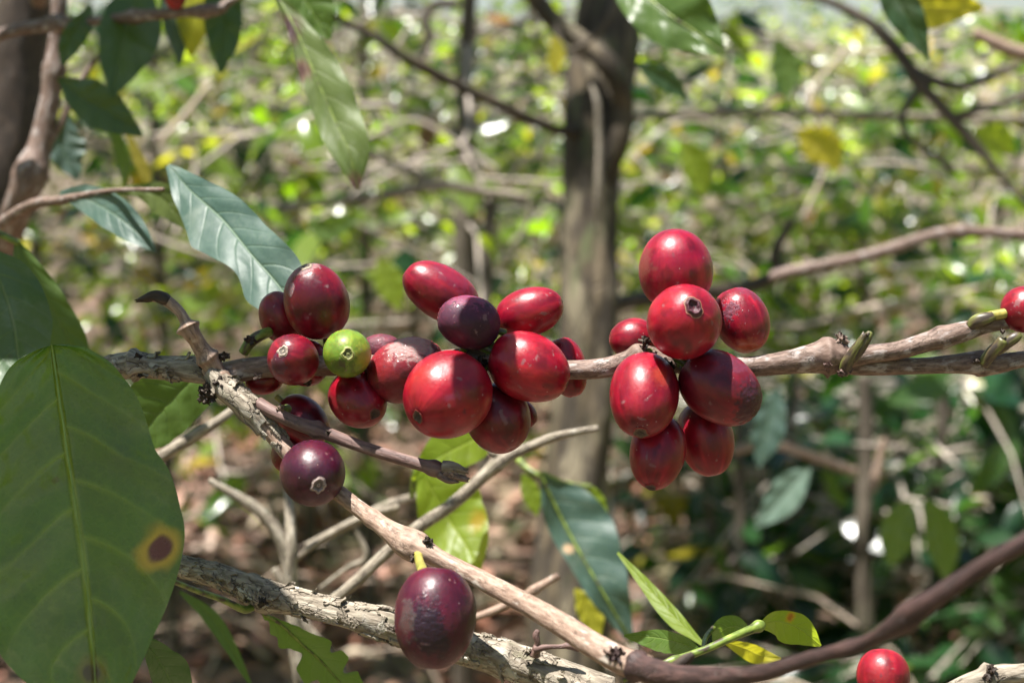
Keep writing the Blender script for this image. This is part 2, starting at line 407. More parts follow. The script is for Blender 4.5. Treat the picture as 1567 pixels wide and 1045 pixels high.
def ground_mat():
    t = NT("leaf_strewn_soil"); p = t.a("ShaderNodeTexCoord").outputs["Object"]
    n = t.noise(p, 3, 6); n2 = t.noise(p, 28, 6, 0.65); vo = t.a("ShaderNodeTexVoronoi", {"Vector": p, "Scale": 22.0})
    c = t.ramp(n2, [(0.3, (0.035, 0.02, 0.015)), (0.5, (0.10, 0.055, 0.04)), (0.7, (0.2, 0.12, 0.085))])
    c = t.mix(0.35, c, t.ramp(vo.outputs["Color"], [(0.2, (0.10, 0.06, 0.045)), (0.8, (0.35, 0.24, 0.18))]))
    c = t.mix(t.ramp(n, [(0.45, 0), (0.65, 0.5)]), c, (0.10, 0.12, 0.04))
    bs = t.a("ShaderNodeBsdfPrincipled", {"Base Color": c, "Roughness": 0.9, "Normal": t.bump(n2, 0.8, 0.02)})
    return t.done(bs.outputs[0])
M['ground'] = ground_mat()

# ------------------------------------------------------------------ ground, litter
def gz(x, y):
    x = np.asarray(x, float); y = np.asarray(y, float)
    return 0.095 * np.clip(y - 4.0, 0, 16) + 0.02 * np.clip(y - 20, 0, None) + 0.05 * vnoise(np.stack([x * 0.6, y * 0.6, x * 0], -1), 3)

gx = np.r_[-150, -60, -25, np.linspace(-12, 12, 61), 25, 60, 150]; gy = np.r_[-100, -30, -8, np.linspace(-2, 30, 81), 50, 100, 200]
XX, YY = np.meshgrid(gx, gy)
gV = np.stack([XX, YY, gz(XX, YY)], -1).reshape(-1, 3)
gr = link("ground", mesh("ground", gV, grid_faces(len(gy), len(gx)), M['ground']))
tag(gr, kind='structure')

def leaf_template(st=6, fold=0.25, droop=0.25, wave=0.0):
    t = np.linspace(0, 1, st); w = 0.21 * np.sin(np.pi * t ** 0.85) ** 0.75; w[-1] = 0.0; w[0] = 0.012
    z = -droop * t ** 2
    V = []
    for s in (-1, 0, 1):
        V.append(np.stack([s * w, t, z + abs(s) * w * fold + (wave * np.sin(t * 14 + s) * abs(s))], -1))
    V = np.stack(V, 1).reshape(-1, 3)
    return V, grid_faces(st, 3)
TPL = [leaf_template(7, 0.3, 0.25, 0.015), leaf_template(7, 0.1, 0.05, 0.02), leaf_template(7, 0.45, 0.4, 0.02), leaf_template(7, -0.2, 0.15, 0.02)]
TPLF = [leaf_template(5, 0.3, 0.25), leaf_template(5, -0.1, 0.1), leaf_template(5, 0.4, 0.4)]

def frames(d, n):
    d = nrm(d); s = nrm(np.cross(d, n)); n2 = np.cross(s, d); return np.stack([s, d, n2], -1)

def scatter(pos, d, n, size, tpls, r):
    """many leaves as one vertex/face pair"""
    R = frames(d, n); k = r.integers(0, len(tpls), len(pos)); Vs, Fs, off = [], [], 0
    for i, (tv, tf) in enumerate(tpls):
        m = k == i; c = int(m.sum())
        if not c: continue
        v = np.einsum('nij,vj->nvi', R[m], tv) * size[m][:, None, None] + pos[m][:, None, :]
        Vs.append(v.reshape(-1, 3)); Fs.append((tf[None] + (np.arange(c) * len(tv))[:, None, None]).reshape(-1, 4) + off); off += c * len(tv)
    return np.vstack(Vs), np.vstack(Fs)

N = 15000
yy = 1.2 + 14 * rng.random(N) ** 1.5; xx = (rng.random(N) - 0.5) * (1.6 + yy * 0.95)
pos = np.stack([xx, yy, gz(xx, yy) + 0.004 + 0.02 * rng.random(N)], -1)
th = rng.random(N) * 2 * np.pi; d = np.stack([np.cos(th), np.sin(th), rng.normal(0, .25, N)], -1)
nn = np.stack([rng.normal(0, .35, N), rng.normal(0, .35, N), np.ones(N)], -1)
lt = [leaf_template(5, 0.8, -0.2), leaf_template(5, 0.5, 0.35), leaf_template(5, -0.6, 0.2)]
V, F = scatter(pos, d, nn, rng.uniform(0.06, 0.13, N), lt, rng)
tag(link("leaf_litter", mesh("leaf_litter", V, F, M['litter'])), "dry reddish brown fallen leaves covering the ground", "leaf litter", kind='stuff')

# ------------------------------------------------------------------ background coffee shrubs
def thin_tube(path, r0, r1, sides=5):
    n = len(path); T = nrm(np.gradient(path, axis=0)); ref = np.array([0.3, 0.1, 1.0]) if abs(T[0][2]) < .9 else np.array([1., 0, 0])
    N_ = nrm(np.cross(T, ref)); B = np.cross(T, N_); a = np.linspace(0, 2 * np.pi, sides, endpoint=False)
    r = np.linspace(r0, r1, n)[:, None, None]
    V = path[:, None] + r * (np.cos(a)[None, :, None] * N_[:, None] + np.sin(a)[None, :, None] * B[:, None])
    cy = np.stack([np.broadcast_to(np.cos(a) * r0, (n, sides)), np.broadcast_to(np.sin(a) * r0, (n, sides)), np.broadcast_to(np.linspace(0, 1, n)[:, None] * np.linalg.norm(path[-1] - path[0]), (n, sides))], -1)
    return V.reshape(-1, 3), grid_faces(n, sides, True), cy.reshape(-1, 3)

LEAF_DK = [mesh("leaf", v, f, M['foliage_dark']) for v, f in TPL]
LEAF_ME = [mesh("leaf", v, f, M['foliage']) for v, f in TPL]

def put_leaf(root, p, d, n, size, me, name="leaf"):
    o = bpy.data.objects.new(name, me); COL.objects.link(o)
    R = frames(np.asarray(d)[None], np.asarray(n)[None])[0]
    from mathutils import Matrix
    m = Matrix(R.tolist()).to_4x4()
    o.parent = root
    o.matrix_local = Matrix.Translation(Vector(p) - Vector(world_loc(root))) @ m @ Matrix.Scale(size, 4)
    return o

def shrub(x, y, h, seed, leafy, near, label, group, dark=False, big=1.0, nbr=26, twiggy=1.0, stem_r=0.016, lean=(0, 0), lo=0.3):
    r = np.random.default_rng(seed); z0 = float(gz(x, y))
    root = empty("coffee_shrub", (x, y, z0)); tag(root, label, "shrub", group)
    t = np.linspace(0, 1, 14)[:, None]
    wob = np.stack([fbm(np.stack([t[:, 0] * 3 + seed, t[:, 0] * 0, t[:, 0] * 0 + k], -1), seed) * 0.09 for k in (0, 5)], -1) * t
    stem = np.hstack([x + lean[0] * t + wob[:, :1], y + lean[1] * t + wob[:, 1:], z0 - 0.02 + h * t])
    V, F, cy = thin_tube(stem, stem_r, stem_r * 0.35, 9)
    child("trunk", mesh("trunk", V, F, M['bark_stem'], True, {"bark": ('FLOAT_VECTOR', cy)}), root)
    LP, LD, LN, LS = [], [], [], []
    for b in range(nbr):
        s = lo + (1 - lo) * (b + r.random()) / nbr; base = stem[0] + (stem[-1] - stem[0]) * s
        k = min(13, int(s * 13)); base = stem[k] + (stem[min(13, k + 1)] - stem[k]) * (s * 13 - k)
        az = b * 2.4 + r.normal(0, .5); L = r.uniform(.35, .8) * (1.15 - 0.5 * s)
        up = r.uniform(0.05, 0.6); tt = np.linspace(0, 1, 8)[:, None]
        dr = np.array([math.cos(az), math.sin(az), 0])
        br = base + tt * L * dr + np.array([0, 0, 1]) * (up * L * tt - 0.55 * L * tt ** 2 * r.uniform(.4, 1.3)) + r.normal(0, .012, (8, 3)) * tt
        Vs, Fs, Cs = [], [], []; off = 0
        def addt(p, a, c, s_=5):
            nonlocal off
            v, f, q = thin_tube(p, a, c, s_); Vs.append(v); Fs.append(f + off); Cs.append(q); off += len(v)
        addt(br, 0.0055, 0.002)
        paths = [(br, 0.3)]
        side = np.cross(dr, [0, 0, 1])
        for q in range(int(r.integers(3, 7) * twiggy)):
            j = r.uniform(.2, .95); p0 = base + j * (br[-1] - base) * 0; ji = j * 7; i0 = int(ji); p0 = br[i0] + (br[min(7, i0 + 1)] - br[i0]) * (ji - i0)
            dd = nrm(side * r.choice([-1, 1]) + dr * r.uniform(.1, .9) + np.array([0, 0, r.normal(0, .45)])); l2 = r.uniform(.1, .32)
            u = np.linspace(0, 1, 4)[:, None]; tp = p0 + dd * l2 * u + np.array([0, 0, -.25]) * l2 * u ** 2 * r.normal(.5, 1) + r.normal(0, .008, (4, 3)) * u
            addt(tp, 0.0032, 0.0014, 4); paths.append((tp, 0.0))
        me = mesh("branch", np.vstack(Vs), np.vstack(Fs), M['bark_far'], True, {"bark": ('FLOAT_VECTOR', np.vstack(Cs))})
        child("branch", me, root)
        for (pp, st) in paths:
            seg = np.linalg.norm(pp[-1] - pp[0]); m = max(1, int(seg * (1 - st) / 0.045))
            for w in range(m):
                f = st + (1 - st) * (w + .5) / m; fi = f * (len(pp) - 1); i0 = int(fi); a = pp[i0] + (pp[min(len(pp) - 1, i0 + 1)] - pp[i0]) * (fi - i0)
                ax = nrm(pp[-1] - pp[0]); sd_ = nrm(np.cross(ax, [0, 0, 1]) + 1e-6)
                for sg in (-1, 1):
                    if r.random() < leafy * (0.35 + f):
                        LP.append(a); LD.append(sg * sd_ + ax * r.uniform(.1, .9) + r.normal(0, .3, 3) + np.array([0, 0, -0.35])); LN.append((np.array([-.1, -.6, .75]) + r.normal(0, .28, 3)) if r.random() < (.4 if near else .6) else np.array([0, 0, 1.0]) + r.normal(0, .5, 3)); LS.append(r.uniform(.04, .095))
    if LP:
        LP, LD, LN, LS = map(np.array, (LP, LD, LN, LS))
        keep = 280 if near else 0
        order = np.argsort(np.linalg.norm(LP - CAM, axis=1) - LS * 3)
        for i in order[:keep]:
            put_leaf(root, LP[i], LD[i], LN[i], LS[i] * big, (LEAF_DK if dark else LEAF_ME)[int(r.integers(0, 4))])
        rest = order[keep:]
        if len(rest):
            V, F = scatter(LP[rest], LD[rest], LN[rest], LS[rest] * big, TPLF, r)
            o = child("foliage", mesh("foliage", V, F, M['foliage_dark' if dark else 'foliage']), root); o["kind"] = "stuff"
    return root

def at(u, y): return (u - 783.5) / FPX * y / math.cos(PITCH) * 1.0
SH = [  # u, distance, height, leafiness, near, label
    (1330, 2.7, .6, .35, 1, "young coffee shrub with dark stem just right of the right fruit cluster", dict(lo=.5, dark=True, big=1.15)),
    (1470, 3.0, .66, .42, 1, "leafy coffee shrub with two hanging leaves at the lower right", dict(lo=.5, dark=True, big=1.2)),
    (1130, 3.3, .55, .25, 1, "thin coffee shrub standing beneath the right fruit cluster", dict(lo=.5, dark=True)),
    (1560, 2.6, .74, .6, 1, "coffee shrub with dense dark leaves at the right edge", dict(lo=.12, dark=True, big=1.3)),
    (710, 2.6, 1.9, .2, 1, "dark upright coffee shrub just left of the big mossy trunk", dict(lo=.5, stem_r=.022)),
    (560, 3.3, 1.75, .26, 1, "sparse coffee shrub above the middle fruit cluster", dict(lo=.5)),
    (250, 3.0, 1.6, .4, 1, "coffee shrub seen between the left trunk and the grey green leaf", dict(lo=.35)),
    (60, 3.4, 1.9, .4, 0, "coffee shrub half hidden by the left trunk", dict(lo=.3)),
    (1010, 4.6, 1.3, .45, 0, "twiggy coffee shrub right behind the big mossy trunk", {}),
    (1240, 4.4, 1.25, .5, 0, "tall twiggy coffee shrub above the right fruit cluster", {}),
    (1430, 4.9, 1.45, .55, 0, "spreading coffee shrub at the upper right", {}),
    (400, 4.6, 1.35, .4, 0, "bare twiggy coffee shrub above the left fruit cluster", {}),
    (640, 5.2, 1.25, .45, 0, "pale coffee shrub behind the drooping bare branch", {}),
    (830, 5.6, 1.3, .45, 0, "coffee shrub straight behind the big mossy trunk", {}),
    (1330, 3.8, 1.2, .5, 0, "bright lime leaved shrub behind the dark ones, directly right of the right fruit cluster", {}),
    (1530, 4.0, 1.25, .5, 0, "bright lime leaved shrub at the right edge above the forked branch", {}),
    (1080, 3.9, 1.1, .4, 0, "bright thin shrub just right of the big trunk behind the right fruit cluster", {}),
    (470, 3.9, 1.15, .4, 0, "bright thin shrub behind the left fruit cluster and the blue grey leaf", {}),
    (170, 5.2, 1.4, .45, 0, "coffee shrub far back at the left", {}),
]
for i, (u, y, h, lf_, nr, lab, kw) in enumerate(SH):
    shrub(at(u, y), y, h, 100 + i, lf_, nr, lab, "coffee shrubs of the plantation", **kw)
place = ["far left", "left", "left of centre", "centre", "right of centre", "right", "far right", "outermost right", "second to outermost right", "outermost right corner"]
for ri, (y, n, h) in enumerate([(6.6, 7, 1.05), (8.4, 9, .9), (10.6, 10, .8)]):
    for i in range(n):
        u = (i + 0.5 + 0.3 * rng.normal()) / n * 1700 - 60
        yj = y + rng.normal(0, .3)
        shrub(at(u, yj), yj, h * rng.uniform(.8, 1.12), 300 + ri * 20 + i, rng.uniform(.5, .8), 0,
              "blurred pale twiggy coffee shrub in the %s row up the slope, %s" % (["third", "fourth", "last"][ri], place[i]), "coffee shrubs of the plantation", nbr=26, twiggy=1.3)
# the plantation goes on at the sides and behind the viewpoint
def mass(name, n, label, seed):
    r = np.random.default_rng(seed); a = r.uniform(.42, 2 * np.pi - .42, n); rad = 1.3 + 3.2 * r.random(n) ** 1.2
    x = np.sin(a) * rad; y = np.cos(a) * rad; h = 1.5 + .7 * vnoise(np.stack([x, y, x * 0], -1), seed)
    p = np.stack([x, y, gz(x, y) + .1 + r.random(n) * h], -1)
    V, F = scatter(p, r.normal(0, 1, (n, 3)) + [0, 0, -.3], np.array([0, 0, 1.]) + r.normal(0, .5, (n, 3)), r.uniform(.10, .19, n), TPLF, r)
    tag(link(name, mesh(name, V, F, M['foliage'])), label, "foliage", kind='stuff')
mass("surrounding_foliage", 6000, "leafy coffee bushes standing all round the viewpoint outside the picture", 77)
def added_canopy():
    r = np.random.default_rng(91); n = 5200
    x = r.uniform(-3.2, 3.2, n); y = r.uniform(1.0, 4.2, n); k = fbm(np.stack([x * 2.2, y * 2.2, x * 0], -1), 12, 3) - .2 * np.clip(y - 2.9, 0, 9) - .16 * (x > .2)
    m = k > r.normal(-.02, .06, n); x, y = x[m], y[m]; z = 2.75 + .13 * y + r.random(len(x)) * .5
    V, F = scatter(np.stack([x, y, z], -1), r.normal(0, 1, (len(x), 3)) * [1, 1, .3], np.array([0, 0, 1.]) + r.normal(0, .3, (len(x), 3)), r.uniform(.12, .2, len(x)), TPLF, r)
    tag(link("added_shade_foliage", mesh("added_shade_foliage", V, F, M['foliage_dark'])), "added unseen layer of leaves overhead, placed to dapple the ground behind the branch", "foliage", kind='stuff')
added_canopy()  # out-of-view leaves added overhead to dapple the ground with shade
# pale dry brushwood between the rows
def brush(name, n, y0, y1, hmax, seed, label):
    r = np.random.default_rng(seed); k = 4
    y = r.uniform(y0, y1, n); x = (r.random(n) - .5) * (y * .85); z = gz(x, y) + r.random(n) ** 1.3 * hmax
    c = np.stack([x, y, z], -1); d = nrm(np.stack([r.normal(0, 1, n), r.normal(0, .5, n), r.normal(0.1, .42, n)], -1)); L = r.uniform(.15, .6, n)
    bend = r.normal(0, .12, (n, 3)); u = np.linspace(-.5, .5, k)[None, :, None]
    path = c[:, None] + d[:, None] * L[:, None, None] * u + bend[:, None] * L[:, None, None] * (1 - 4 * u ** 2)
    s1 = nrm(np.cross(d, r.normal(0, 1, (n, 3)))); s2 = np.cross(d, s1); a = np.arange(4) * np.pi / 2
    off = (np.cos(a)[None, :, None] * s1[:, None] + np.sin(a)[None, :, None] * s2[:, None])
    rad = r.uniform(.0014, .0042, n)[:, None, None, None] * np.linspace(1, .5, k)[None, :, None, None]
    V = path[:, :, None] + off[:, None] * rad
    F = (grid_faces(k, 4, True)[None] + (np.arange(n) * k * 4)[:, None, None]).reshape(-1, 4)
    cy = np.stack([off[..., 0] * .004 + 0 * off[..., 0]] * 3, -1)[:, None].repeat(k, 1) + c[:, None, None] * 1.0
    o = link(name, mesh(name, V.reshape(-1, 3), F, M['straw'], True, {"bark": ('FLOAT_VECTOR', cy.reshape(-1, 3))})); tag(o, label, "brushwood", kind='stuff')
brush("brushwood", 17000, 5.2, 13, .75, 41, "pale dry tangle of bare twigs filling the slope between the shrubs")
brush("brushwood", 130, 2.0, 5.5, .4, 42, "scattered dry sticks lying and leaning over the leaf litter")
# far thicket that closes the view up the slope
N = 9000
yy = rng.uniform(12, 15.5, N); xx = (rng.random(N) - .5) * (yy * 1.1)
pos = np.stack([xx, yy, gz(xx, yy) + rng.random(N) ** .8 * (.46 + 0.8 * vnoise(np.stack([xx * .7, yy * .8, xx * 0], -1), 9))], -1)
V, F = scatter(pos, rng.normal(0, 1, (N, 3)), np.array([0, 0, 1.]) + rng.normal(0, .5, (N, 3)), rng.uniform(.06, .12, N), TPLF, rng)
tag(link("thicket", mesh("thicket", V, F, M['foliage'])), "far hazy mass of leafy bushes closing the slope under the sky", "thicket", kind='stuff')

# ------------------------------------------------------------------ close leaves
OVER = []
def leaf(name, mat, root, mid, wl, wr, fl=0.25, fr=0.25, wave=0.04, seed=0, nt=70, nu=13, notch=0.0, spots=(), tint=None):
    """mid: rows u, v, d along the midrib; wl / wr half widths in pixels left / right of travel; fl, fr depth slope of each half (+ towards the camera)"""
    m = np.array([P(*a) for a in mid]); W_ = np.array([[a * q[2] / FPX, b * q[2] / FPX] for a, b, q in zip(wl, wr, mid)])
    s = spline(np.hstack([m, W_]), nt); p = s[:, :3]; w = np.maximum(s[:, 3:], 0)
    T = nrm(np.gradient(p, axis=0)); view = nrm(CAM - p); side = nrm(np.cross(T, view))   # side points to the right of travel as seen
    t = np.linspace(0, 1, nt); u = np.linspace(-1, 1, 2 * nu + 1)
    U, TT = np.meshgrid(u, t); mw = w.max()
    wid = np.where(U < 0, w[:, :1], w[:, 1:])
    if notch: wid = wid * (1 - notch * np.clip(vnoise(np.stack([TT * 14, np.sign(U) * 5, TT * 0], -1), seed + 3), 0, 1) ** 1.0 * np.abs(U))
    wid = wid * (1 + 0.035 * vnoise(np.stack([TT * 12, np.sign(U) * 3, TT * 0], -1), seed + 1) * np.abs(U))
    sl = np.where(U < 0, fl, fr)
    ripple = wave * mw * np.sin(TT * 26 + np.where(U < 0, 0, 1.7) + seed - 2.5 * np.abs(U)) * np.abs(U) ** 1.4 + 0.35 * wave * mw * fbm(np.stack([TT * 6, U * 2, TT * 0], -1), seed) * 2
    dep = sl * np.abs(U) * wid * (1 - 0.35 * np.abs(U)) + ripple - 0.02 * mw * np.exp(-(U / 0.05) ** 2)
    ph_ = TT * mat['nv'] - np.abs(U) ** 1.35 * 1.35 + .5 * (U > 0)
    dep = dep - (.028 if 'broad' in mat.name else .007) * mw * np.cos(2 * np.pi * (ph_ - .5)) * (np.abs(U) + .02) ** .35 * (1 - np.abs(U) ** 3)
    Vx = p[:, None] + side[:, None] * (U * wid)[..., None] + view[:, None] * dep[..., None]
    ca = np.zeros(U.shape); col = np.zeros(U.shape + (3,))
    if tint:
        f = tint[1]; ca[:] = f; col[:] = tint[0]
    for (su, st, rad, asp, c1, c2) in spots:
        lt_ = np.linalg.norm(np.diff(p, axis=0), axis=1).sum()
        dx = (U - su) * wid; dy = (TT - st) * lt_ * asp; dd = np.sqrt(dx ** 2 + dy ** 2) / rad
        dd = dd * (1 + 0.22 * vnoise(np.stack([U * 9, TT * 30, U * 0], -1), 8))
        a1 = 1 - sstep(0.5, 1.25, dd); a2 = 1 - sstep(0.40, 0.62, dd)
        m1 = np.clip(a1 / np.maximum(ca + 1e-6, a1), 0, 1)[..., None]; col = np.where((a1 > .001)[..., None], col * (1 - m1) + np.array(c1) * m1, col); ca = np.maximum(ca, a1 * 0.9)
        col = col * (1 - a2[..., None]) + np.array(c2) * a2[..., None]; ca = np.maximum(ca, a2)
    lfA = np.stack([U, TT, wid], -1).reshape(-1, 3)
    me = mesh(name, Vx.reshape(-1, 3), grid_faces(nt, 2 * nu + 1), mat, True, {"lf": ('FLOAT_VECTOR', lfA), "Col": ('FLOAT_COLOR', col.reshape(-1, 3)), "ca": ('FLOAT', ca.ravel())})
    o = child(name, me, root)
    return o, s

def midrib(root, s, r0, mat, seed=0):
    p = s[:, :3]; rr = np.linspace(r0, r0 * 0.35, len(p)); view = nrm(CAM - p)
    V, F, cy = tube_geo(p + view * r0 * 0.1, rr, 8, cap=False)
    return child("midrib", mesh("midrib", V, tri_quads(V, F), mat, True, {"bark": ('FLOAT_VECTOR', cy)}), root)

RUST = (0.62, 0.38, 0.03)
# the big shaded leaf at the left
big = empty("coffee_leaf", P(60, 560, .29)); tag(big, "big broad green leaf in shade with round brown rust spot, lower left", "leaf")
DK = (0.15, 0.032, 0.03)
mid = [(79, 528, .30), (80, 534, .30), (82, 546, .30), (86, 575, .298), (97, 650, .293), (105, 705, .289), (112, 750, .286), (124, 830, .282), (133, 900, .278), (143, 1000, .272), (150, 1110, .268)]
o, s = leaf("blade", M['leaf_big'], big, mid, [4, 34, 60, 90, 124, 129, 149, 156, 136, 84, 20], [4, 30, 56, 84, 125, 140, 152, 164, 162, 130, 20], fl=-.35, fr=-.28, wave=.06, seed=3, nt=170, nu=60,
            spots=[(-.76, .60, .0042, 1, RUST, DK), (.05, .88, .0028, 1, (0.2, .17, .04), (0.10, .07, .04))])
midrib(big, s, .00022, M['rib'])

# ------------------------------------------------------------------ blurred leaves with their twigs
def leafy(label, cat, name, loc, group=None):
    r_ = empty(name, loc); tag(r_, label, cat, group); return r_

tw = leafy("low twig holding one big blue grey leaf and two small dark leaves, left", "leafy twig", "leafy_twig", P(90, 310, .45))
tube("stem", [(-40, 375, .5, 11), (40, 318, .47, 9), (95, 306, .45, 7), (170, 292, .43, 4), (250, 290, .40, 3)], M['bark_brown'], tw, 12, rough=.1)
leaf("leaf", M['leaf_blue'], tw, [(258, 252, .40), (290, 290, .39), (340, 335, .38), (385, 390, .37), (425, 435, .365), (470, 500, .36)], [4, 26, 40, 48, 46, 10], [6, 30, 62, 36, 52, 10], .3, .25, .07, 5)
leaf("leaf", M['leaf_blue'], tw, [(92, 296, .45), (130, 304, .44), (170, 325, .43), (205, 352, .425), (238, 386, .42)], [4, 22, 28, 20, 2], [5, 20, 26, 20, 2], .35, .2, .07, 6)
leaf("leaf", M['leaf_dark'], tw, [(160, 292, .46), (210, 292, .46), (250, 305, .46), (285, 350, .46)], [3, 10, 22, 3], [3, 10, 26, 3], .2, .2, .05, 7, tint=((.12, .14, .02), .6))

# drooping pale olive leaf, top
g = leafy("long pale olive leaf hanging down from the top edge, spotted brown along its side", "leaf", "coffee_leaf", P(430, 0, .47))
o, s = leaf("blade", M['leaf_olive'], g, [(415, -20, .48), (450, 40, .475), (480, 110, .47), (510, 180, .465), (535, 235, .46), (548, 290, .46)], [4, 20, 40, 42, 32, 3], [4, 12, 22, 28, 26, 3], .5, -.3, .10, 8,
            spots=[(.9, .22, .006, 1, (.1, .04, .04), (.06, .02, .03)), (.95, .42, .004, 1, (.15, .06, .05), (.08, .03, .03)), (.1, .99, .003, .6, (.14, .06, .05), (.09, .03, .04))])
midrib(g, s, .0004, M['green'])
tube("petiole", [(395, -45, .49, 6), (405, -30, .485, 5), (416, -18, .48, 4)], M['green'], g, 10)
g = leafy("bright green broad leaf at the top edge beside the drooping olive leaf", "leaf", "coffee_leaf", P(470, 0, .52))
o, s = leaf("blade", M['leaf_mid'], g, [(430, -60, .52), (460, -10, .52), (482, 25, .52), (505, 60, .52)], [6, 42, 34, 3], [6, 34, 26, 3], .3, .3, .06, 9)
g = leafy("dark green serrated leaf at the top edge right of the mossy trunk", "leaf", "coffee_leaf", P(1030, 0, .55))
o, s = leaf("blade", M['leaf_mid'], g, [(935, -70, .58), (975, -20, .57), (1020, 20, .56), (1065, 50, .555), (1110, 84, .55)], [6, 60, 66, 44, 2], [6, 40, 46, 34, 2], .2, .3, .09, 10, tint=((.06, .11, .025), .5))
midrib(g, s, .0007, M['green'])
g = leafy("small olive leaf below the dark serrated top leaf", "leaf", "coffee_leaf", P(1010, 120, .7))
o, s = leaf("blade", M['leaf_dark'], g, [(975, 98, .72), (1000, 112, .72), (1025, 128, .72), (1052, 152, .72)], [3, 16, 17, 2], [3, 14, 15, 2], .3, .3, .06, 11)
g = leafy("dark green leaf hanging from the top edge at the upper right", "leaf", "coffee_leaf", P(1390, 20, .62))
o, s = leaf("blade", M['leaf_dark'], g, [(1350, -60, .62), (1370, -10, .62), (1395, 40, .62), (1420, 90, .62)], [3, 24, 24, 2], [3, 26, 22, 2], .3, .3, .06, 12)
g = leafy("large glowing yellow leaf at the top edge of the upper right corner", "leaf", "coffee_leaf", P(1450, 20, .8))
o, s = leaf("blade", M['leaf_yellow'], g, [(1385, 5, .8), (1415, 10, .8), (1455, 12, .8), (1505, 12, .8)], [6, 30, 32, 4], [6, 34, 24, 4], .15, .15, .06, 13)
# two lime leaves behind the middle of the picture
g = leafy("two glowing lime leaves one over the other below the middle cherries", "leafy twig", "leafy_twig", P(690, 690, .46))
o, s = leaf("leaf", M['leaf_lime'], g, [(762, 655, .46), (735, 668, .46), (700, 685, .455), (665, 705, .45), (632, 735, .45)], [3, 28, 32, 24, 2], [3, 30, 38, 26, 2], .1, .2, .05, 14)
o, s = leaf("leaf", M['leaf_lime'], g, [(640, 715, .47), (668, 762, .47), (690, 800, .47), (715, 838, .465), (735, 872, .46)], [3, 56, 58, 40, 2], [3, 34, 42, 30, 2], .2, .1, .05, 15,
            spots=[(-.7, .62, .0035, 1, (.4, .32, .03), (.42, .30, .03))])
tube("stem", [(770, 640, .465, 4), (700, 660, .47, 4), (640, 712, .47, 4), (630, 760, .475, 4)], M['green'], g, 10)
# dark teal leaf and its small bright neighbours
g = leafy("leafy twig with a long dark blue green leaf hanging in front of the big trunk", "leafy twig", "leafy_twig", P(830, 730, .55))
tube("stem", [(780, 690, .57, 5), (815, 722, .56, 5), (860, 738, .56, 4), (905, 745, .56, 4)], M['green'], g, 10)
o, s = leaf("leaf", M['leaf_blue'], g, [(826, 722, .55), (858, 790, .55), (890, 850, .545), (925, 910, .54), (968, 985, .54)], [6, 62, 62, 42, 3], [2, 26, 24, 22, 3], .25, -.7, .06, 16, spots=[(.5, .42, .002, 1, (.5, .35, .2), (.5, .3, .2))])
midrib(g, s, .0006, M['green'])
leaf("leaf", M['leaf_lime'], g, [(898, 740, .56), (905, 760, .56), (915, 785, .56), (926, 808, .56)], [2, 16, 16, 2], [2, 10, 8, 2], .2, .2, .05, 17)
leaf("leaf", M['leaf_yellow'], g, [(880, 900, .58), (895, 925, .58), (905, 950, .58), (915, 985, .58)], [2, 18, 20, 2], [2, 16, 14, 2], .2, .2, .08, 18, tint=((.35, .38, .03), .5))
leaf("leaf", M['leaf_lime'], g, [(800, 725, .6), (808, 745, .6), (815, 765, .6), (822, 788, .6)], [2, 14, 14, 2], [2, 12, 12, 2], .2, .2, .05, 19)
# lower left leaf with bites
g = leafy("light green leaf with a ragged bitten edge hanging under the lower grey branch", "leaf", "coffee_leaf", P(440, 960, .345))
o, s = leaf("blade", M['leaf_mid'], g, [(402, 938, .335), (430, 955, .34), (462, 985, .345), (500, 1020, .35), (560, 1090, .355)], [2, 14, 22, 34, 20], [2, 26, 30, 40, 30], .5, .1, .06, 20, notch=.75, tint=((.15, .23, .04), .5))
midrib(g, s, .0004, M['green'])
# leaf behind the left branch
g = leafy("dull green leaf hanging in shade behind the left end of the fruiting branch", "leaf", "coffee_leaf", P(240, 620, .37))
o, s = leaf("blade", M['leaf_mid'], g, [(330, 540, .37), (300, 575, .37), (265, 610, .37), (225, 655, .37), (195, 700, .37)], [6, 40, 46, 40, 5], [6, 40, 60, 52, 5], .2, .1, .05, 21, tint=((.07, .12, .02), .75))
# two dark leaves at the left edge
g = leafy("two overlapping very dark leaves at the left edge above the big leaf", "leafy twig", "leafy_twig", P(20, 400, .40))
tube("stem", [(-80, 330, .42, 6), (-20, 350, .42, 6), (30, 372, .42, 5)], M['green'], g, 10)
leaf("leaf", M['leaf_dark'], g, [(-30, 375, .38), (0, 430, .375), (20, 490, .37), (30, 560, .36), (40, 620, .35)], [4, 48, 56, 40, 3], [4, 60, 70, 50, 3], .2, .2, .05, 22)
leaf("leaf", M['leaf_mid'], g, [(25, 370, .42), (55, 420, .42), (85, 480, .42), (115, 540, .42), (125, 575, .42)], [4, 16, 26, 22, 3], [4, 40, 50, 30, 3], .2, .2, .05, 23, tint=((.06, .10, .02), .7))
g = leafy("small dark green leaf tip below the big shaded leaf at the bottom edge", "leaf", "coffee_leaf", P(250, 1000, .34))
leaf("blade", M['leaf_dark'], g, [(215, 970, .33), (240, 1005, .335), (260, 1040, .34), (285, 1090, .345)], [3, 24, 34, 6], [3, 18, 24, 6], .2, .2, .05, 24)
g = leafy("thin narrow green leaf behind the lower grey branch, seen nearly edge on", "leaf", "coffee_leaf", P(330, 950, .42))
leaf("blade", M['leaf_mid'], g, [(275, 905, .42), (320, 940, .42), (350, 985, .42), (385, 1050, .42)], [2, 10, 10, 2], [2, 12, 10, 2], .4, .2, .05, 25, tint=((.05, .1, .03), .6))
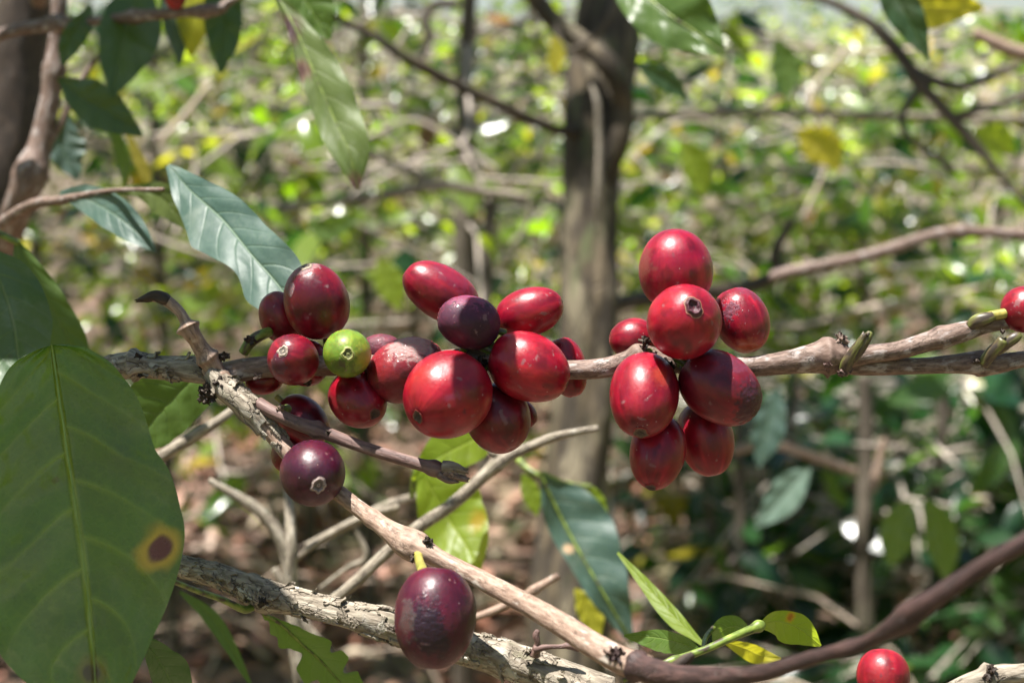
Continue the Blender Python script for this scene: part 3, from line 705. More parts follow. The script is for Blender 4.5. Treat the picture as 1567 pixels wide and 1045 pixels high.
# green shoot in the lower right
g = leafy("fresh green shoot with small pale leaves above the dark bottom branch", "leafy twig", "leafy_twig", P(1060, 1000, .315))
tube("stem", [(975, 1034, .305, 4), (1020, 1014, .308, 6), (1075, 995, .31, 6), (1120, 975, .312, 6), (1160, 958, .315, 7), (1168, 954, .316, 4)], M['green'], g, 16, rough=.08, nodes=((.28, .0012, .35, None), (.95, .001, .4, None)))
leaf("leaf", M['leaf_mid'], g, [(1072, 995, .315), (1045, 985, .32), (1005, 975, .33), (955, 972, .335)], [2, 16, 20, 2], [2, 12, 12, 2], .3, .3, .06, 26)
leaf("leaf", M['leaf_lime'], g, [(1160, 958, .315), (1190, 950, .32), (1225, 962, .325), (1256, 988, .33)], [2, 16, 20, 2], [2, 26, 28, 2], .2, .3, .06, 27, spots=[(-.5, .45, .0013, 1, (.6, .25, .02), (.45, .08, .02))], tint=((.22, .3, .03), .4))
leaf("leaf", M['leaf_mid'], g, [(1150, 965, .33), (1125, 958, .335), (1105, 965, .34), (1092, 985, .345)], [2, 18, 18, 2], [2, 16, 16, 2], .2, .3, .06, 28)
leaf("leaf", M['leaf_yellow'], g, [(1105, 980, .35), (1140, 992, .355), (1165, 1003, .36), (1195, 1008, .36)], [2, 10, 12, 2], [2, 14, 14, 2], .2, .3, .06, 29, tint=((.4, .42, .03), .5))
leaf("leaf", M['leaf_lime'], g, [(1075, 985, .36), (1030, 940, .37), (985, 890, .38), (945, 845, .39)], [3, 16, 9, 2], [3, 10, 8, 2], .5, .3, .06, 30, tint=((.16, .24, .05), .5))
tube("petiole", [(1075, 996, .315, 3), (1080, 975, .33, 4), (1092, 960, .34, 4)], M['green'], g, 10)
# silver leaves at the right, further back
for (mm, wl_, wr_, mt, lab, ti) in [
    ([(1240, 715, 1.1), (1215, 740, 1.1), (1190, 770, 1.1), (1155, 808, 1.1)], [2, 22, 24, 2], [2, 22, 22, 2], 'leaf_blue', "shiny silver green leaf slanting below the right end of the fruiting branch", ((.12, .18, .13), .6)),
    ([(1190, 590, 1.0), (1180, 630, 1.0), (1170, 670, 1.0), (1160, 715, 1.0)], [2, 24, 26, 2], [2, 20, 20, 2], 'leaf_blue', "dim grey green leaf hanging just right of the lowest right cherries", None),
    ([(1395, 765, 1.3), (1380, 790, 1.3), (1370, 830, 1.3), (1365, 868, 1.3)], [2, 24, 26, 2], [2, 22, 24, 2], 'leaf_mid', "left one of the two mid green leaves hanging side by side, lower right", None),
    ([(1415, 762, 1.3), (1432, 795, 1.3), (1442, 840, 1.3), (1450, 892, 1.3)], [2, 24, 26, 2], [2, 20, 22, 2], 'leaf_mid', "right one of the two mid green leaves hanging side by side, lower right", None),
    ([(1220, 200, 1.5), (1245, 215, 1.5), (1265, 232, 1.5), (1285, 260, 1.5)], [4, 26, 28, 3], [4, 26, 24, 3], 'leaf_yellow', "yellow leaf glowing above and right of the right fruit cluster", None),
    ([(1490, 200, 1.3), (1510, 208, 1.3), (1530, 218, 1.3), (1550, 238, 1.3)], [4, 22, 24, 3], [4, 22, 22, 3], 'leaf_lime', "lime leaf near the right edge under the upper right branches", None),
    ([(1040, 215, 1.4), (1060, 240, 1.4), (1070, 270, 1.4), (1075, 300, 1.4)], [3, 20, 22, 3], [3, 22, 20, 3], 'leaf_lime', "lime leaf right of the mossy trunk above the top cherry", None),
    ([(580, 395, 1.2), (590, 420, 1.2), (600, 445, 1.2), (612, 475, 1.2)], [3, 22, 22, 3], [3, 20, 20, 3], 'leaf_lime', "lime leaf between the left and middle fruit clusters", None),
    ([(470, 340, 1.1), (495, 350, 1.1), (515, 345, 1.1), (550, 330, 1.1)], [3, 18, 18, 3], [3, 18, 18, 3], 'leaf_mid', "mid green leaf above the left fruit cluster beside the blue grey leaf", None),
    ([(1185, 60, 1.4), (1200, 90, 1.4), (1205, 120, 1.4), (1200, 150, 1.4)], [3, 20, 22, 3], [3, 20, 20, 3], 'leaf_mid', "green leaf high up between the trunk and the upper right branch", None),
    ([(845, 55, 1.2), (852, 75, 1.2), (850, 95, 1.2), (846, 115, 1.2)], [3, 12, 12, 3], [3, 12, 12, 3], 'leaf_yellow', "small yellow leaf left of the top of the mossy trunk", None),
]:
    g = leafy(lab, "leaf", "coffee_leaf", P(*mm[0])); leaf("blade", M[mt], g, mm, wl_, wr_, .35, .3, .06, int(mm[0][0]), nt=40, nu=8, tint=ti)

# ------------------------------------------------------------------ trunks and blurred branches
big_t = empty("coffee_tree", (float(P(900, 500, 1.35)[0]), float(P(900, 500, 1.35)[1]), 0)); tag(big_t, "big mossy dark coffee tree trunk standing behind the clusters, centre", "tree")
b0 = P(885, 1040, 1.28)
tube("trunk", [(1030, -260, 1.42, 50), (955, -60, 1.40, 50), (925, 60, 1.38, 50), (912, 200, 1.36, 46), (905, 330, 1.35, 42), (900, 450, 1.34, 44), (893, 600, 1.33, 42), (882, 760, 1.32, 50), (868, 1000, 1.30, 58), (860, 1400, 1.28, 62), (858, 2100, 1.25, 75)],
     M['bark_trunk'], big_t, 40, step=.004, rough=.3, rf=45, seed=4, stretch=.3)
T_ = [("branch", [(915, 330, 1.35, 14), (930, 270, 1.34, 14), (948, 215, 1.33, 16), (955, 165, 1.33, 16), (945, 122, 1.32, 16), (918, 88, 1.32, 16), (880, 60, 1.33, 15), (840, 25, 1.33, 14), (800, -30, 1.33, 14)], 'bark_trunk'),
      ("branch", [(905, 205, 1.35, 12), (880, 203, 1.34, 10), (840, 195, 1.33, 9), (760, 158, 1.3, 8), (690, 125, 1.28, 8), (620, 88, 1.26, 9), (570, 55, 1.25, 7), (510, 25, 1.25, 6)], 'bark_trunk'),
      ("branch", [(905, 130, 1.29, 3), (914, 160, 1.28, 5), (917, 220, 1.28, 5), (915, 300, 1.28, 5), (912, 360, 1.29, 3)], 'bark_grey'),
      ("branch", [(945, 200, 1.33, 9), (960, 180, 1.4, 6), (1020, 176, 1.5, 6), (1150, 172, 1.6, 6), (1330, 176, 1.7, 6), (1600, 184, 1.8, 6)], 'bark_grey'),
      ("branch", [(850, 40, 1.30, 5), (865, 75, 1.29, 4), (900, 65, 1.28, 4), (930, 30, 1.27, 4), (945, -20, 1.27, 3)], 'bark_stem'),
      ("branch", [(925, 470, 1.34, 16), (960, 462, 1.36, 13), (1060, 450, 1.42, 12), (1140, 440, 1.48, 12), (1190, 418, 1.5, 12), (1185, 395, 1.5, 9), (1195, 365, 1.5, 8), (1212, 338, 1.5, 6)], 'bark_dark')]
for nm, pts, mt in T_: tube(nm, pts, M[mt], big_t, 16, rough=.2, rf=60, seed=len(pts))
left_t = empty("coffee_tree", (float(P(10, 300, .75)[0]), float(P(10, 300, .75)[1]), 0)); tag(left_t, "dark brown coffee tree at the left edge with reddish side shoots, overhanging leaves and added unseen shade leaves", "tree")
tube("trunk", [(70, -150, .80, 42), (45, -20, .80, 42), (22, 100, .80, 44), (10, 220, .80, 46), (-15, 360, .80, 46), (-40, 550, .80, 48), (-70, 1000, .80, 50), (-100, 2600, .80, 60)], M['bark_dark'], left_t, 32, step=.004, rough=.25, rf=45, seed=6)
tube("branch", [(92, -20, .60, 12), (86, 60, .60, 12), (80, 130, .60, 14), (62, 220, .60, 18), (35, 300, .60, 22), (5, 370, .62, 22), (-30, 430, .66, 20)], M['bark_brown'], left_t, 20, rough=.12, nodes=((.2, .006, .35, None), (.45, .006, .3, None)))
tube("branch", [(-40, 70, .58, 11), (20, 48, .58, 9), (80, 38, .58, 11), (150, 32, .57, 8), (220, 24, .56, 9), (300, 18, .55, 8), (335, 14, .55, 9), (350, 4, .55, 6), (375, -8, .55, 4)], M['bark_brown'], left_t, 16, rough=.12, nodes=((.28, .003, .5, None), (.6, .003, .4, None), (.86, .003, .4, None)))
tube("branch", [(60, 245, .60, 6), (90, 195, .6, 5), (140, 100, .6, 4), (190, 60, .6, 4), (230, 20, .6, 4)], M['bark_brown'], left_t, 12, rough=.1)
for mm, wl_, wr_, mt, ti in [
    ([(215, -40, .58), (200, 20, .57), (185, 80, .56), (170, 150, .55)], [4, 46, 44, 3], [4, 36, 34, 3], 'leaf_dark', ((.07, .12, .025), .7)),
    ([(90, 120, .56), (125, 150, .56), (165, 170, .56), (218, 208, .56)], [3, 34, 30, 3], [3, 24, 34, 3], 'leaf_dark', ((.06, .10, .02), .6)),
    ([(290, -50, .6), (294, -5, .6), (296, 40, .6), (292, 86, .6)], [3, 24, 22, 3], [3, 26, 24, 3], 'leaf_yellow', ((.42, .46, .03), .6)),
    ([(335, -50, .56), (340, 0, .56), (342, 55, .56), (338, 112, .56)], [3, 28, 26, 3], [3, 26, 26, 3], 'leaf_dark', ((.05, .10, .02), .7)),
    ([(255, -30, .6), (262, 20, .6), (272, 60, .6), (275, 98, .6)], [3, 16, 14, 3], [3, 16, 14, 3], 'leaf_blue', None),
    ([(105, 175, .62), (95, 205, .62), (100, 240, .62), (120, 275, .62)], [3, 30, 32, 3], [3, 22, 20, 3], 'leaf_blue', None),
    ([(160, 185, .64), (180, 215, .64), (188, 245, .64), (190, 285, .64)], [3, 10, 12, 3], [3, 10, 10, 3], 'leaf_mid', None),
    ([(140, 10, .57), (120, 40, .57), (105, 70, .57), (95, 100, .57)], [3, 20, 16, 3], [3, 14, 16, 3], 'leaf_dark', None),
    ([(195, 205, .64), (208, 235, .64), (220, 262, .64), (226, 292, .64)], [3, 8, 10, 3], [3, 8, 8, 3], 'leaf_yellow', ((.2, .16, .04), .6))]:
    leaf("leaf", M[mt], left_t, mm, wl_, wr_, .3, .3, .07, int(mm[0][0]), nt=40, nu=8, tint=ti)

# added bough and leaves above the picture, placed to shade branch and clusters
tube("branch", [(60, 0, .75, 14), (40, -420, .50, 14), (80, -700, .40, 12), (300, -860, .36, 9), (620, -960, .34, 5)], M['bark_brown'], left_t, 14, rough=.1)
def shade_leaf(u, v, d, t, L, wd, yaw=0.0, seed=1, tilt=(0, 0)):
    c = P(u, v, d) + SUN * t; dx = nrm(math.cos(yaw) * RT + math.sin(yaw) * np.array([0, 1., 0]) + tilt[0] * UP); n_ = nrm(np.array([tilt[1], 0, 1.0]))
    k = np.linspace(-.5, .5, 5); sd2 = nrm(np.cross(dx, n_)); nt, nu = 40, 8
    T_ = np.linspace(0, 1, nt)[:, None]; U_ = np.linspace(-1, 1, 2 * nu + 1)[None]
    w = wd / 2 * np.sin(np.pi * T_ ** .85) ** .75 * (1 + .06 * np.sin(T_ * 30))
    X3 = c + dx * ((T_ - .5) * L)[..., None] + sd2 * (U_ * w)[..., None] + n_ * (.3 * np.abs(U_) * w - .03 * (T_ - .3) ** 2 + .05 * w * np.sin(T_ * 24 + seed) * np.abs(U_))[..., None]
    lf_ = np.stack([U_ + 0 * T_, T_ + 0 * U_, w + 0 * U_], -1).reshape(-1, 3); z = np.zeros(len(lf_))
    child("leaf", mesh("leaf", X3.reshape(-1, 3), grid_faces(nt, 2 * nu + 1), M['leaf_dark'], True, {"lf": ('FLOAT_VECTOR', lf_), "Col": ('FLOAT_COLOR', np.zeros((len(lf_), 3))), "ca": ('FLOAT', z)}), left_t)  # added unseen leaf, set towards the sun to cast shade on its target
shade_leaf(-60, 540, .285, .15, .10, .075, .1, 1)
shade_leaf(225, 520, .336, .17, .088, .040, -.08, 2)
shade_leaf(-110, 420, .39, .17, .15, .07, -.2, 4)
shade_leaf(150, 100, .56, .16, .17, .08, .5, 5)
shade_leaf(470, 400, .33, .125, .05, .02, .8, 6)
shade_leaf(758, 565, .310, .105, .028, .010, 1.0, 7)
shade_leaf(640, 530, .316, .11, .02, .007, -.6, 8)
def loose(label, pts, mt, sides=12, group="blurred bare twigs around the fruiting branch", nm="bare_twig", subs=(), **kw):
    g_ = empty(nm, P(*pts[0][:3])); tag(g_, label, "twig", group)
    tube("stem", pts, M[mt], g_, sides, **kw)
    for q in subs: tube("side_twig", q, M[mt], g_, 10, rough=.12)
    return g_
loose("pale bare twig rising from below the middle cherries towards the right", [(500, 925, .43, 8), (545, 890, .43, 9), (600, 838, .43, 9), (650, 800, .43, 10), (700, 765, .43, 10), (765, 706, .43, 10), (800, 688, .43, 8), (850, 668, .43, 7), (915, 655, .43, 5)], 'bark_grey', 16, rough=.15, nodes=((.68, .003, .35, None),),
      subs=[[(765, 706, .43, 6), (752, 690, .43, 5), (735, 680, .44, 3)]])
loose("short pale twig slanting behind the left end of the fruiting branch", [(225, 712, .44, 10), (290, 672, .44, 9), (340, 640, .44, 7), (370, 615, .45, 5)], 'bark_grey', rough=.12)
loose("light brown twig end pointing up right beside the hanging purple cherry", [(700, 950, .42, 5), (740, 940, .42, 6), (790, 918, .42, 6), (830, 895, .42, 6), (855, 880, .42, 6)], 'bark_tan', rough=.12, nodes=((.75, .002, .3, None),))
loose("vertical grey bare stem at the bottom left of centre", [(470, 1090, .50, 11), (455, 1000, .50, 11), (446, 900, .50, 10), (445, 820, .50, 9), (440, 750, .51, 6), (436, 700, .52, 4)], 'bark_grey', 16, rough=.15,
      subs=[[(446, 860, .50, 5), (500, 820, .5, 5), (560, 790, .5, 5), (610, 775, .5, 5)], [(446, 900, .5, 9), (432, 830, .5, 10), (395, 780, .5, 9), (350, 752, .5, 7), (320, 735, .5, 5)]])
loose("thick pale bare twig crossing the leaf litter at the bottom left", [(560, 1090, .52, 8), (510, 1010, .52, 8), (470, 960, .52, 8), (440, 905, .52, 7), (420, 870, .52, 6)], 'bark_grey', rough=.15)
loose("pale bare twig with a forked tip right of the grey vertical stem", [(470, 835, .55, 6), (540, 800, .55, 7), (600, 770, .55, 7), (660, 755, .55, 5)], 'bark_grey', rough=.12, subs=[[(540, 800, .55, 4), (560, 850, .55, 5), (530, 870, .55, 4), (490, 900, .55, 3)]])
loose("long brown branch sloping up to the right edge behind the right cluster", [(1180, 425, .95, 9), (1215, 415, .95, 9), (1290, 400, .95, 9), (1360, 382, .95, 10), (1420, 362, .95, 9), (1480, 354, .95, 9), (1600, 362, .95, 9)], 'bark_brown', 16, rough=.12, nodes=((.7, .004, .4, None),))
loose("bare pale branch drooping to a fork above the middle cherries", [(430, 322, 1.5, 6), (500, 310, 1.5, 6), (580, 300, 1.5, 7), (670, 284, 1.5, 8), (720, 290, 1.5, 8), (805, 302, 1.5, 6)], 'bark_grey', rough=.12,
      subs=[[(670, 284, 1.5, 6), (630, 265, 1.5, 6), (600, 250, 1.5, 5), (560, 230, 1.5, 5)], [(805, 302, 1.5, 4), (810, 330, 1.5, 4), (795, 365, 1.5, 4)]])
loose("dark branch running down to the right edge in the upper right", [(1180, -20, 1.3, 6), (1260, 0, 1.3, 7), (1330, 35, 1.3, 8), (1375, 80, 1.3, 10), (1410, 130, 1.3, 10), (1455, 180, 1.3, 9), (1500, 230, 1.3, 7), (1540, 280, 1.3, 5), (1590, 330, 1.3, 4)], 'bark_stem', 16, rough=.2,
      subs=[[(1385, 100, 1.3, 8), (1430, 125, 1.3, 8), (1480, 130, 1.3, 7), (1560, 100, 1.3, 6)], [(1410, 130, 1.3, 7), (1380, 180, 1.3, 6), (1400, 220, 1.3, 5), (1460, 260, 1.3, 5)], [(1455, 180, 1.3, 6), (1510, 165, 1.3, 6), (1580, 145, 1.3, 6)]])
loose("pale sunlit branch end at the right edge near the top", [(1490, 50, 1.2, 8), (1520, 65, 1.2, 10), (1550, 78, 1.2, 11), (1620, 95, 1.2, 12)], 'bark_tan', rough=.15)
loose("curled dark twig at the top edge left of the mossy trunk", [(700, 5, 1.4, 6), (665, 8, 1.4, 7), (650, 30, 1.4, 8), (656, 55, 1.4, 7), (645, 90, 1.4, 4)], 'bark_stem', rough=.15)
loose("pale bare twig lying across the slope under the right cherries", [(1120, 690, 1.5, 6), (1180, 680, 1.5, 7), (1250, 700, 1.5, 7), (1310, 722, 1.5, 7)], 'bark_tan', rough=.15, subs=[[(1335, 750, 1.5, 7), (1345, 710, 1.5, 7), (1352, 672, 1.5, 6)]])
loose("reddish twig stub leaning in from the left edge above the dark leaves", [(-30, 370, .55, 10), (20, 330, .54, 8), (60, 312, .53, 7), (92, 308, .52, 6)], 'bark_tan', rough=.12)

# long bare boughs reaching out of the shrubs on the slope
SHR = [o for o in bpy.data.objects if o.name.startswith('coffee_shrub')]
for i, pts in enumerate([[(1600, 250, 2.4, 5), (1480, 262, 2.4, 5), (1350, 250, 2.4, 6), (1200, 262, 2.4, 5), (1040, 240, 2.4, 4)], [(1040, 85, 2.6, 5), (1180, 70, 2.6, 6), (1350, 80, 2.6, 6), (1480, 60, 2.6, 5)],
        [(320, 130, 1.6, 7), (280, 180, 1.6, 8), (240, 220, 1.6, 6)], [(470, 240, 2.2, 5), (560, 212, 2.2, 6), (640, 186, 2.2, 5), (760, 260, 2.2, 5)], [(960, 330, 2.6, 5), (1060, 322, 2.6, 6), (1210, 300, 2.6, 5), (1300, 262, 2.6, 4)],
        [(880, 260, 1.7, 5), (810, 240, 1.7, 5), (770, 290, 1.7, 4)], [(200, 350, 2.4, 6), (330, 395, 2.4, 5), (470, 410, 2.4, 5), (620, 400, 2.4, 4)], [(1000, 480, 2.6, 5), (1200, 500, 2.6, 6), (1330, 470, 2.6, 5), (1500, 440, 2.6, 4)],
        [(1290, 80, 2.0, 5), (1240, 150, 2.0, 6), (1270, 230, 2.0, 5), (1230, 330, 2.0, 4)], [(640, 20, 2.0, 6), (590, 110, 2.0, 6), (610, 190, 2.0, 5)]]):
    pts = [(a, b, c, d * .6) for a, b, c, d in pts]
    tube("branch", pts, M['straw' if i % 3 else 'bark_far'], SHR[(8, 9, 6, 5, 8, 4, 11, 9, 9, 5, 0, 1)[i]], 8, rough=.2, rf=60)
for k, (si, pts) in enumerate([(0, [(1322, 575, 2.4, 12), (1326, 700, 2.4, 12), (1320, 830, 2.4, 13), (1325, 960, 2.4, 14)]), (1, [(1448, 575, 2.6, 9), (1440, 680, 2.6, 10), (1436, 800, 2.6, 10), (1440, 940, 2.6, 11)]),
        (3, [(1520, 580, 2.4, 8), (1516, 700, 2.4, 9), (1522, 900, 2.4, 10)]), (2, [(1128, 600, 2.6, 6), (1132, 740, 2.6, 8), (1135, 900, 2.6, 9)]), (2, [(1215, 575, 2.8, 5), (1212, 700, 2.8, 6), (1222, 900, 2.8, 7)]), (4, [(716, 160, 2.4, 16), (712, 300, 2.4, 15), (708, 420, 2.4, 15), (712, 700, 2.4, 16)]), (4, [(752, 290, 2.4, 10), (745, 400, 2.4, 11), (742, 520, 2.4, 11), (740, 720, 2.4, 12)]),
        (1, [(1375, 560, 3.0, 4), (1380, 700, 3.0, 5), (1372, 900, 3.0, 6)]), (2, [(1080, 720, 2.8, 5), (1088, 820, 2.8, 6), (1084, 940, 2.8, 7)]), (0, [(1262, 620, 3.0, 5), (1256, 760, 3.0, 5), (1262, 900, 3.0, 6)])]):
    tube("trunk", pts, M['bark_stem'], SHR[si], 10, rough=.2, rf=50, seed=k)
# ------------------------------------------------------------------ the fruiting branch
FB = empty("fruiting_branch", P(700, 560, .32)); tag(FB, "grey brown coffee branch crossing the picture and carrying the cherry clusters", "branch")
PI = math.pi
tube("stem", [(120, 572, .330, 12), (150, 566, .330, 15), (180, 560, .329, 17), (212, 557, .328, 18), (230, 560, .328, 16), (270, 563, .327, 17), (305, 567, .326, 18), (335, 574, .325, 19), (375, 566, .323, 17), (420, 561, .321, 16), (520, 560, .32, 15), (640, 555, .32, 15),
              (740, 550, .32, 17), (800, 560, .32, 15), (870, 566, .32, 15), (925, 563, .32, 16), (958, 553, .32, 16), (985, 547, .32, 19), (1020, 553, .32, 17), (1080, 560, .32, 15), (1140, 561, .32, 15), (1190, 556, .32, 17), (1235, 549, .32, 21), (1262, 545, .32, 25), (1282, 546, .32, 25), (1295, 550, .32, 16)],
     M['bark_brown'], FB, 56, step=.00028, rough=.10, rf=420, seed=11, stretch=.18,
     nodes=((.078, .0007, .22, None), (.19, .0012, .2, None), (.52, .0014, .2, None), (.735, .0012, .3, None), (.975, .0009, .22, None)))
# weathered grey sleeve of old bark on the left end
tube("old_bark", [(128, 571, .330, 14), (150, 566, .330, 17), (180, 560, .329, 19), (212, 557, .328, 20), (232, 560, .328, 18), (270, 563, .327, 19), (300, 566, .326, 20.5), (316, 569, .3255, 19.6)], M['bark_grey'], FB, 56, step=.00025, rough=.22, rf=430, seed=12, stretch=.15, nodes=((.42, .0006, .25, None), (.44, .0003, .2, 0)), ragged=.0016)
tube("fork", [(1270, 549, .3195, 13), (1300, 547, .319, 15), (1335, 541, .319, 14), (1375, 536, .319, 14), (1420, 523, .319, 15), (1455, 513, .319, 16), (1480, 506, .319, 15), (1500, 500, .319, 13), (1530, 494, .319, 12), (1590, 484, .319, 12)], M['bark_brown'], FB, 40, step=.0003, rough=.09, rf=420, seed=13, stretch=.12, nodes=((.53, .0013, .16, None), (.36, .00025, .04, None)))
tube("fork", [(1275, 556, .3215, 13), (1310, 559, .3215, 15), (1360, 560, .3215, 14), (1410, 560, .3215, 13), (1460, 557, .3215, 15), (1490, 556, .3215, 18), (1520, 558, .3215, 16), (1560, 551, .3215, 13), (1620, 542, .3215, 13)], M['bark_brown'], FB, 40, step=.0003, rough=.09, rf=420, seed=14, stretch=.12, nodes=((.66, .0012, .2, None),))
tube("spur", [(338, 578, .322, 12), (322, 555, .321, 15), (309, 535, .320, 13), (300, 520, .319, 12), (293, 509, .318, 14), (289, 502, .318, 16), (284, 492, .318, 9), (276, 478, .318, 8), (266, 468, .318, 8.5), (252, 458, .318, 9), (238, 455, .318, 7.5), (222, 457, .318, 5), (211, 459, .318, 3)],
     M['bark_tan'], FB, 36, step=.00025, rough=.18, rf=480, seed=15, stretch=.25, nodes=((.2, .0007, .3, None), (.50, .0006, .3, None)))
tube("spur_tip", [(258, 461, .3178, 8), (250, 457, .3178, 10.5), (238, 453, .3178, 10), (224, 456, .3178, 7), (210, 460, .3178, 2.5)], M['bark_dark'], FB, 24, step=.0002, rough=.5, rf=600, seed=16, ragged=.001)
tube("lateral", [(318, 562, .322, 12), (340, 588, .321, 18), (370, 612, .3195, 18), (398, 638, .318, 16), (425, 672, .317, 14), (448, 700, .316, 13), (480, 728, .314, 12), (515, 752, .311, 12), (545, 775, .309, 12), (575, 797, .306, 13), (600, 815, .303, 16), (620, 828, .3015, 22), (640, 838, .30, 23), (655, 845, .2985, 16),
                 (680, 858, .297, 13), (730, 883, .293, 14), (790, 915, .286, 16), (850, 949, .279, 18), (905, 985, .272, 20), (950, 1010, .268, 22), (990, 1024, .265, 22)],
     M['bark_tan'], FB, 48, step=.0003, rough=.12, rf=400, seed=17, stretch=.14, nodes=((.415, .0012, .15, None), (.03, .001, .2, None)))
tube("old_bark", [(325, 570, .3215, 16), (345, 594, .3205, 20), (372, 615, .319, 20), (396, 638, .3178, 18.5), (408, 655, .3172, 16)], M['bark_grey'], FB, 44, step=.00022, rough=.34, rf=430, seed=18, stretch=.2, nodes=((.9, .0005, .12, 0),), ragged=.002)
tube("broken_twig", [(395, 618, .317, 11), (420, 632, .3155, 10), (455, 648, .3145, 10), (488, 659, .314, 12), (502, 664, .3138, 10), (550, 682, .313, 9), (600, 698, .312, 9), (645, 711, .311, 9.5), (670, 718, .3105, 11), (684, 722, .3103, 10)],
     M['bark_purple'], FB, 32, step=.00028, rough=.1, rf=450, seed=19, stretch=.12, nodes=((.33, .0009, .18, None), (.93, .0012, .25, None)), ragged=.0008)
for k, (pts) in enumerate([[(678, 714, .3095, 8), (695, 715, .309, 8), (712, 720, .309, 4)], [(680, 724, .3095, 8), (698, 730, .309, 6), (714, 734, .309, 4)], [(672, 727, .3095, 7), (686, 735, .309, 5), (700, 736, .309, 3)]]):
    tube("splinter", pts, M['bark_brown' if k else 'bark_grey'], FB, 12, rough=.6, rf=900, seed=30 + k, ragged=.001)
tube("shoot", [(925, 993, .270, 15.0), (950, 1007, .2685, 20.0), (975, 1018, .266, 19.3), (1010, 1030, .260, 19.3), (1060, 1036, .252, 17.6), (1120, 1036, .243, 15.1), (1180, 1026, .235, 12.6), (1250, 1005, .227, 10.9), (1320, 985, .22, 10.9), (1370, 958, .214, 16.8), (1392, 942, .212, 21.0), (1425, 918, .209, 16.0), (1490, 875, .205, 14.3), (1540, 845, .202, 13.4), (1620, 800, .198, 13.4)],
     M['bark_shoot'], FB, 32, rough=.2, rf=350, seed=20, nodes=((.07, .0012, .25, None), (.61, .002, .2, None)))
tube("spur", [(1030, 1024, .2625, 10), (1045, 1012, .262, 9), (1060, 1000, .2615, 5)], M['bark_dark'], FB, 16, rough=.3, rf=500, seed=21)

def crust(name, c, r_px, mat, root, seed, n=26, spike=1.0, ax=None):
    """a rough knot of dry bud scales: many small pointed flakes round a lump"""
    r = np.random.default_rng(seed); c3 = P(*c); R = r_px * c[2] / FPX; Vs, Fs, Cs, off = [], [], [], 0
    for i in range(n):
        dd = nrm(r.normal(0, 1, 3) + (0 if ax is None else 1.2 * (ax[0] * RT + ax[1] * UP - ax[2] * FWD))); L = R * r.uniform(.5, 1.05) * spike; w = R * r.uniform(.25, .42)
        s_ = nrm(np.cross(dd, r.normal(0, 1, 3))); k = np.linspace(0, 1, 5)[:, None]
        path = c3 + dd * L * k + s_ * L * .28 * k ** 2
        v, f, q = thin_tube(path, w, w * .45, 7); v = v + (r.normal(0, .08, v.shape) * R)
        Vs.append(v); Fs.append(f + off); Cs.append(q); off += len(v)
    me = mesh(name, np.vstack(Vs), np.vstack(Fs), mat, True, {"bark": ('FLOAT_VECTOR', np.vstack(Cs) + r.random(3))})
    return child(name, me, root)
crust("dry_bud", (318, 603, .3195), 17, M['bark_dark'], FB, 1, 34)
crust("dry_bud", (336, 588, .3185), 13, M['bark_dark'], FB, 2, 20)
crust("node_scar", (212, 545, .326), 9, M['bark_dark'], FB, 3, 16)
crust("node_scar", (216, 572, .3265), 9, M['bark_dark'], FB, 4, 14)
crust("node_scar", (340, 545, .321), 11, M['bark_dark'], FB, 5, 18)
crust("node_scar", (288, 510, .3175), 12, M['bark_dark'], FB, 6, 16)
crust("dry_bud", (1287, 520, .3185), 12, M['bark_brown'], FB, 7, 20, ax=(0, .6, .3))
crust("node_scar", (1292, 566, .317), 15, M['bark_purple'], FB, 8, 26, .8)
crust("node_scar", (1268, 560, .3165), 11, M['bark_purple'], FB, 9, 18, .7)
crust("node_scar", (655, 828, .2975), 10, M['bark_dark'], FB, 10, 20)
crust("node_scar", (632, 852, .2975), 9, M['bark_dark'], FB, 11, 16)
crust("dry_bud", (988, 525, .317), 11, M['bark_dark'], FB, 12, 12, 1.4, ax=(-.1, 1, .2))
crust("dry_bud", (738, 556, .3165), 13, M['bark_dark'], FB, 13, 22)
crust("node_scar", (384, 520, .320), 10, M['bark_dark'], FB, 14, 18, ax=(-.3, .2, 0))
tube("fruit_stalk", [(372, 540, .322, 8), (382, 525, .3215, 9), (395, 515, .322, 9), (412, 508, .325, 8)], M['green'], FB, 16, rough=.1)
tube("bud", [(1291, 572, .3175, 8), (1297, 555, .316, 10), (1306, 540, .315, 8), (1316, 524, .314, 6), (1323, 512, .3135, 4)], M['green_dull'], FB, 20, rough=.25, rf=500, ragged=.0008)
tube("bud", [(1306, 550, .3155, 7), (1318, 533, .3145, 8), (1328, 516, .314, 7), (1332, 508, .314, 4)], M['green_dull'], FB, 16, rough=.2, rf=500)
crust("bud_tip", (1328, 513, .3135), 6, M['bark_dark'], FB, 15, 12)
tube("bud", [(1484, 500, .318, 8), (1496, 492, .317, 11), (1510, 488, .3165, 10), (1520, 484, .3165, 7)], M['green_dull'], FB, 20, rough=.2, rf=500)
tube("bud", [(1505, 556, .319, 9), (1518, 540, .3175, 10), (1530, 528, .3165, 9), (1536, 520, .316, 8)], M['green_dull'], FB, 18, rough=.2, rf=500)
tube("bud", [(1525, 538, .3175, 8), (1540, 526, .3165, 9), (1552, 518, .316, 9), (1560, 512, .316, 6)], M['green_dull'], FB, 18, rough=.2, rf=500)
crust("bud_tip", (1534, 507, .3155), 7, M['bark_dark'], FB, 16, 12, .8)
crust("bud_tip", (1494, 553, .3185), 7, M['bark_dark'], FB, 17, 10, .8)

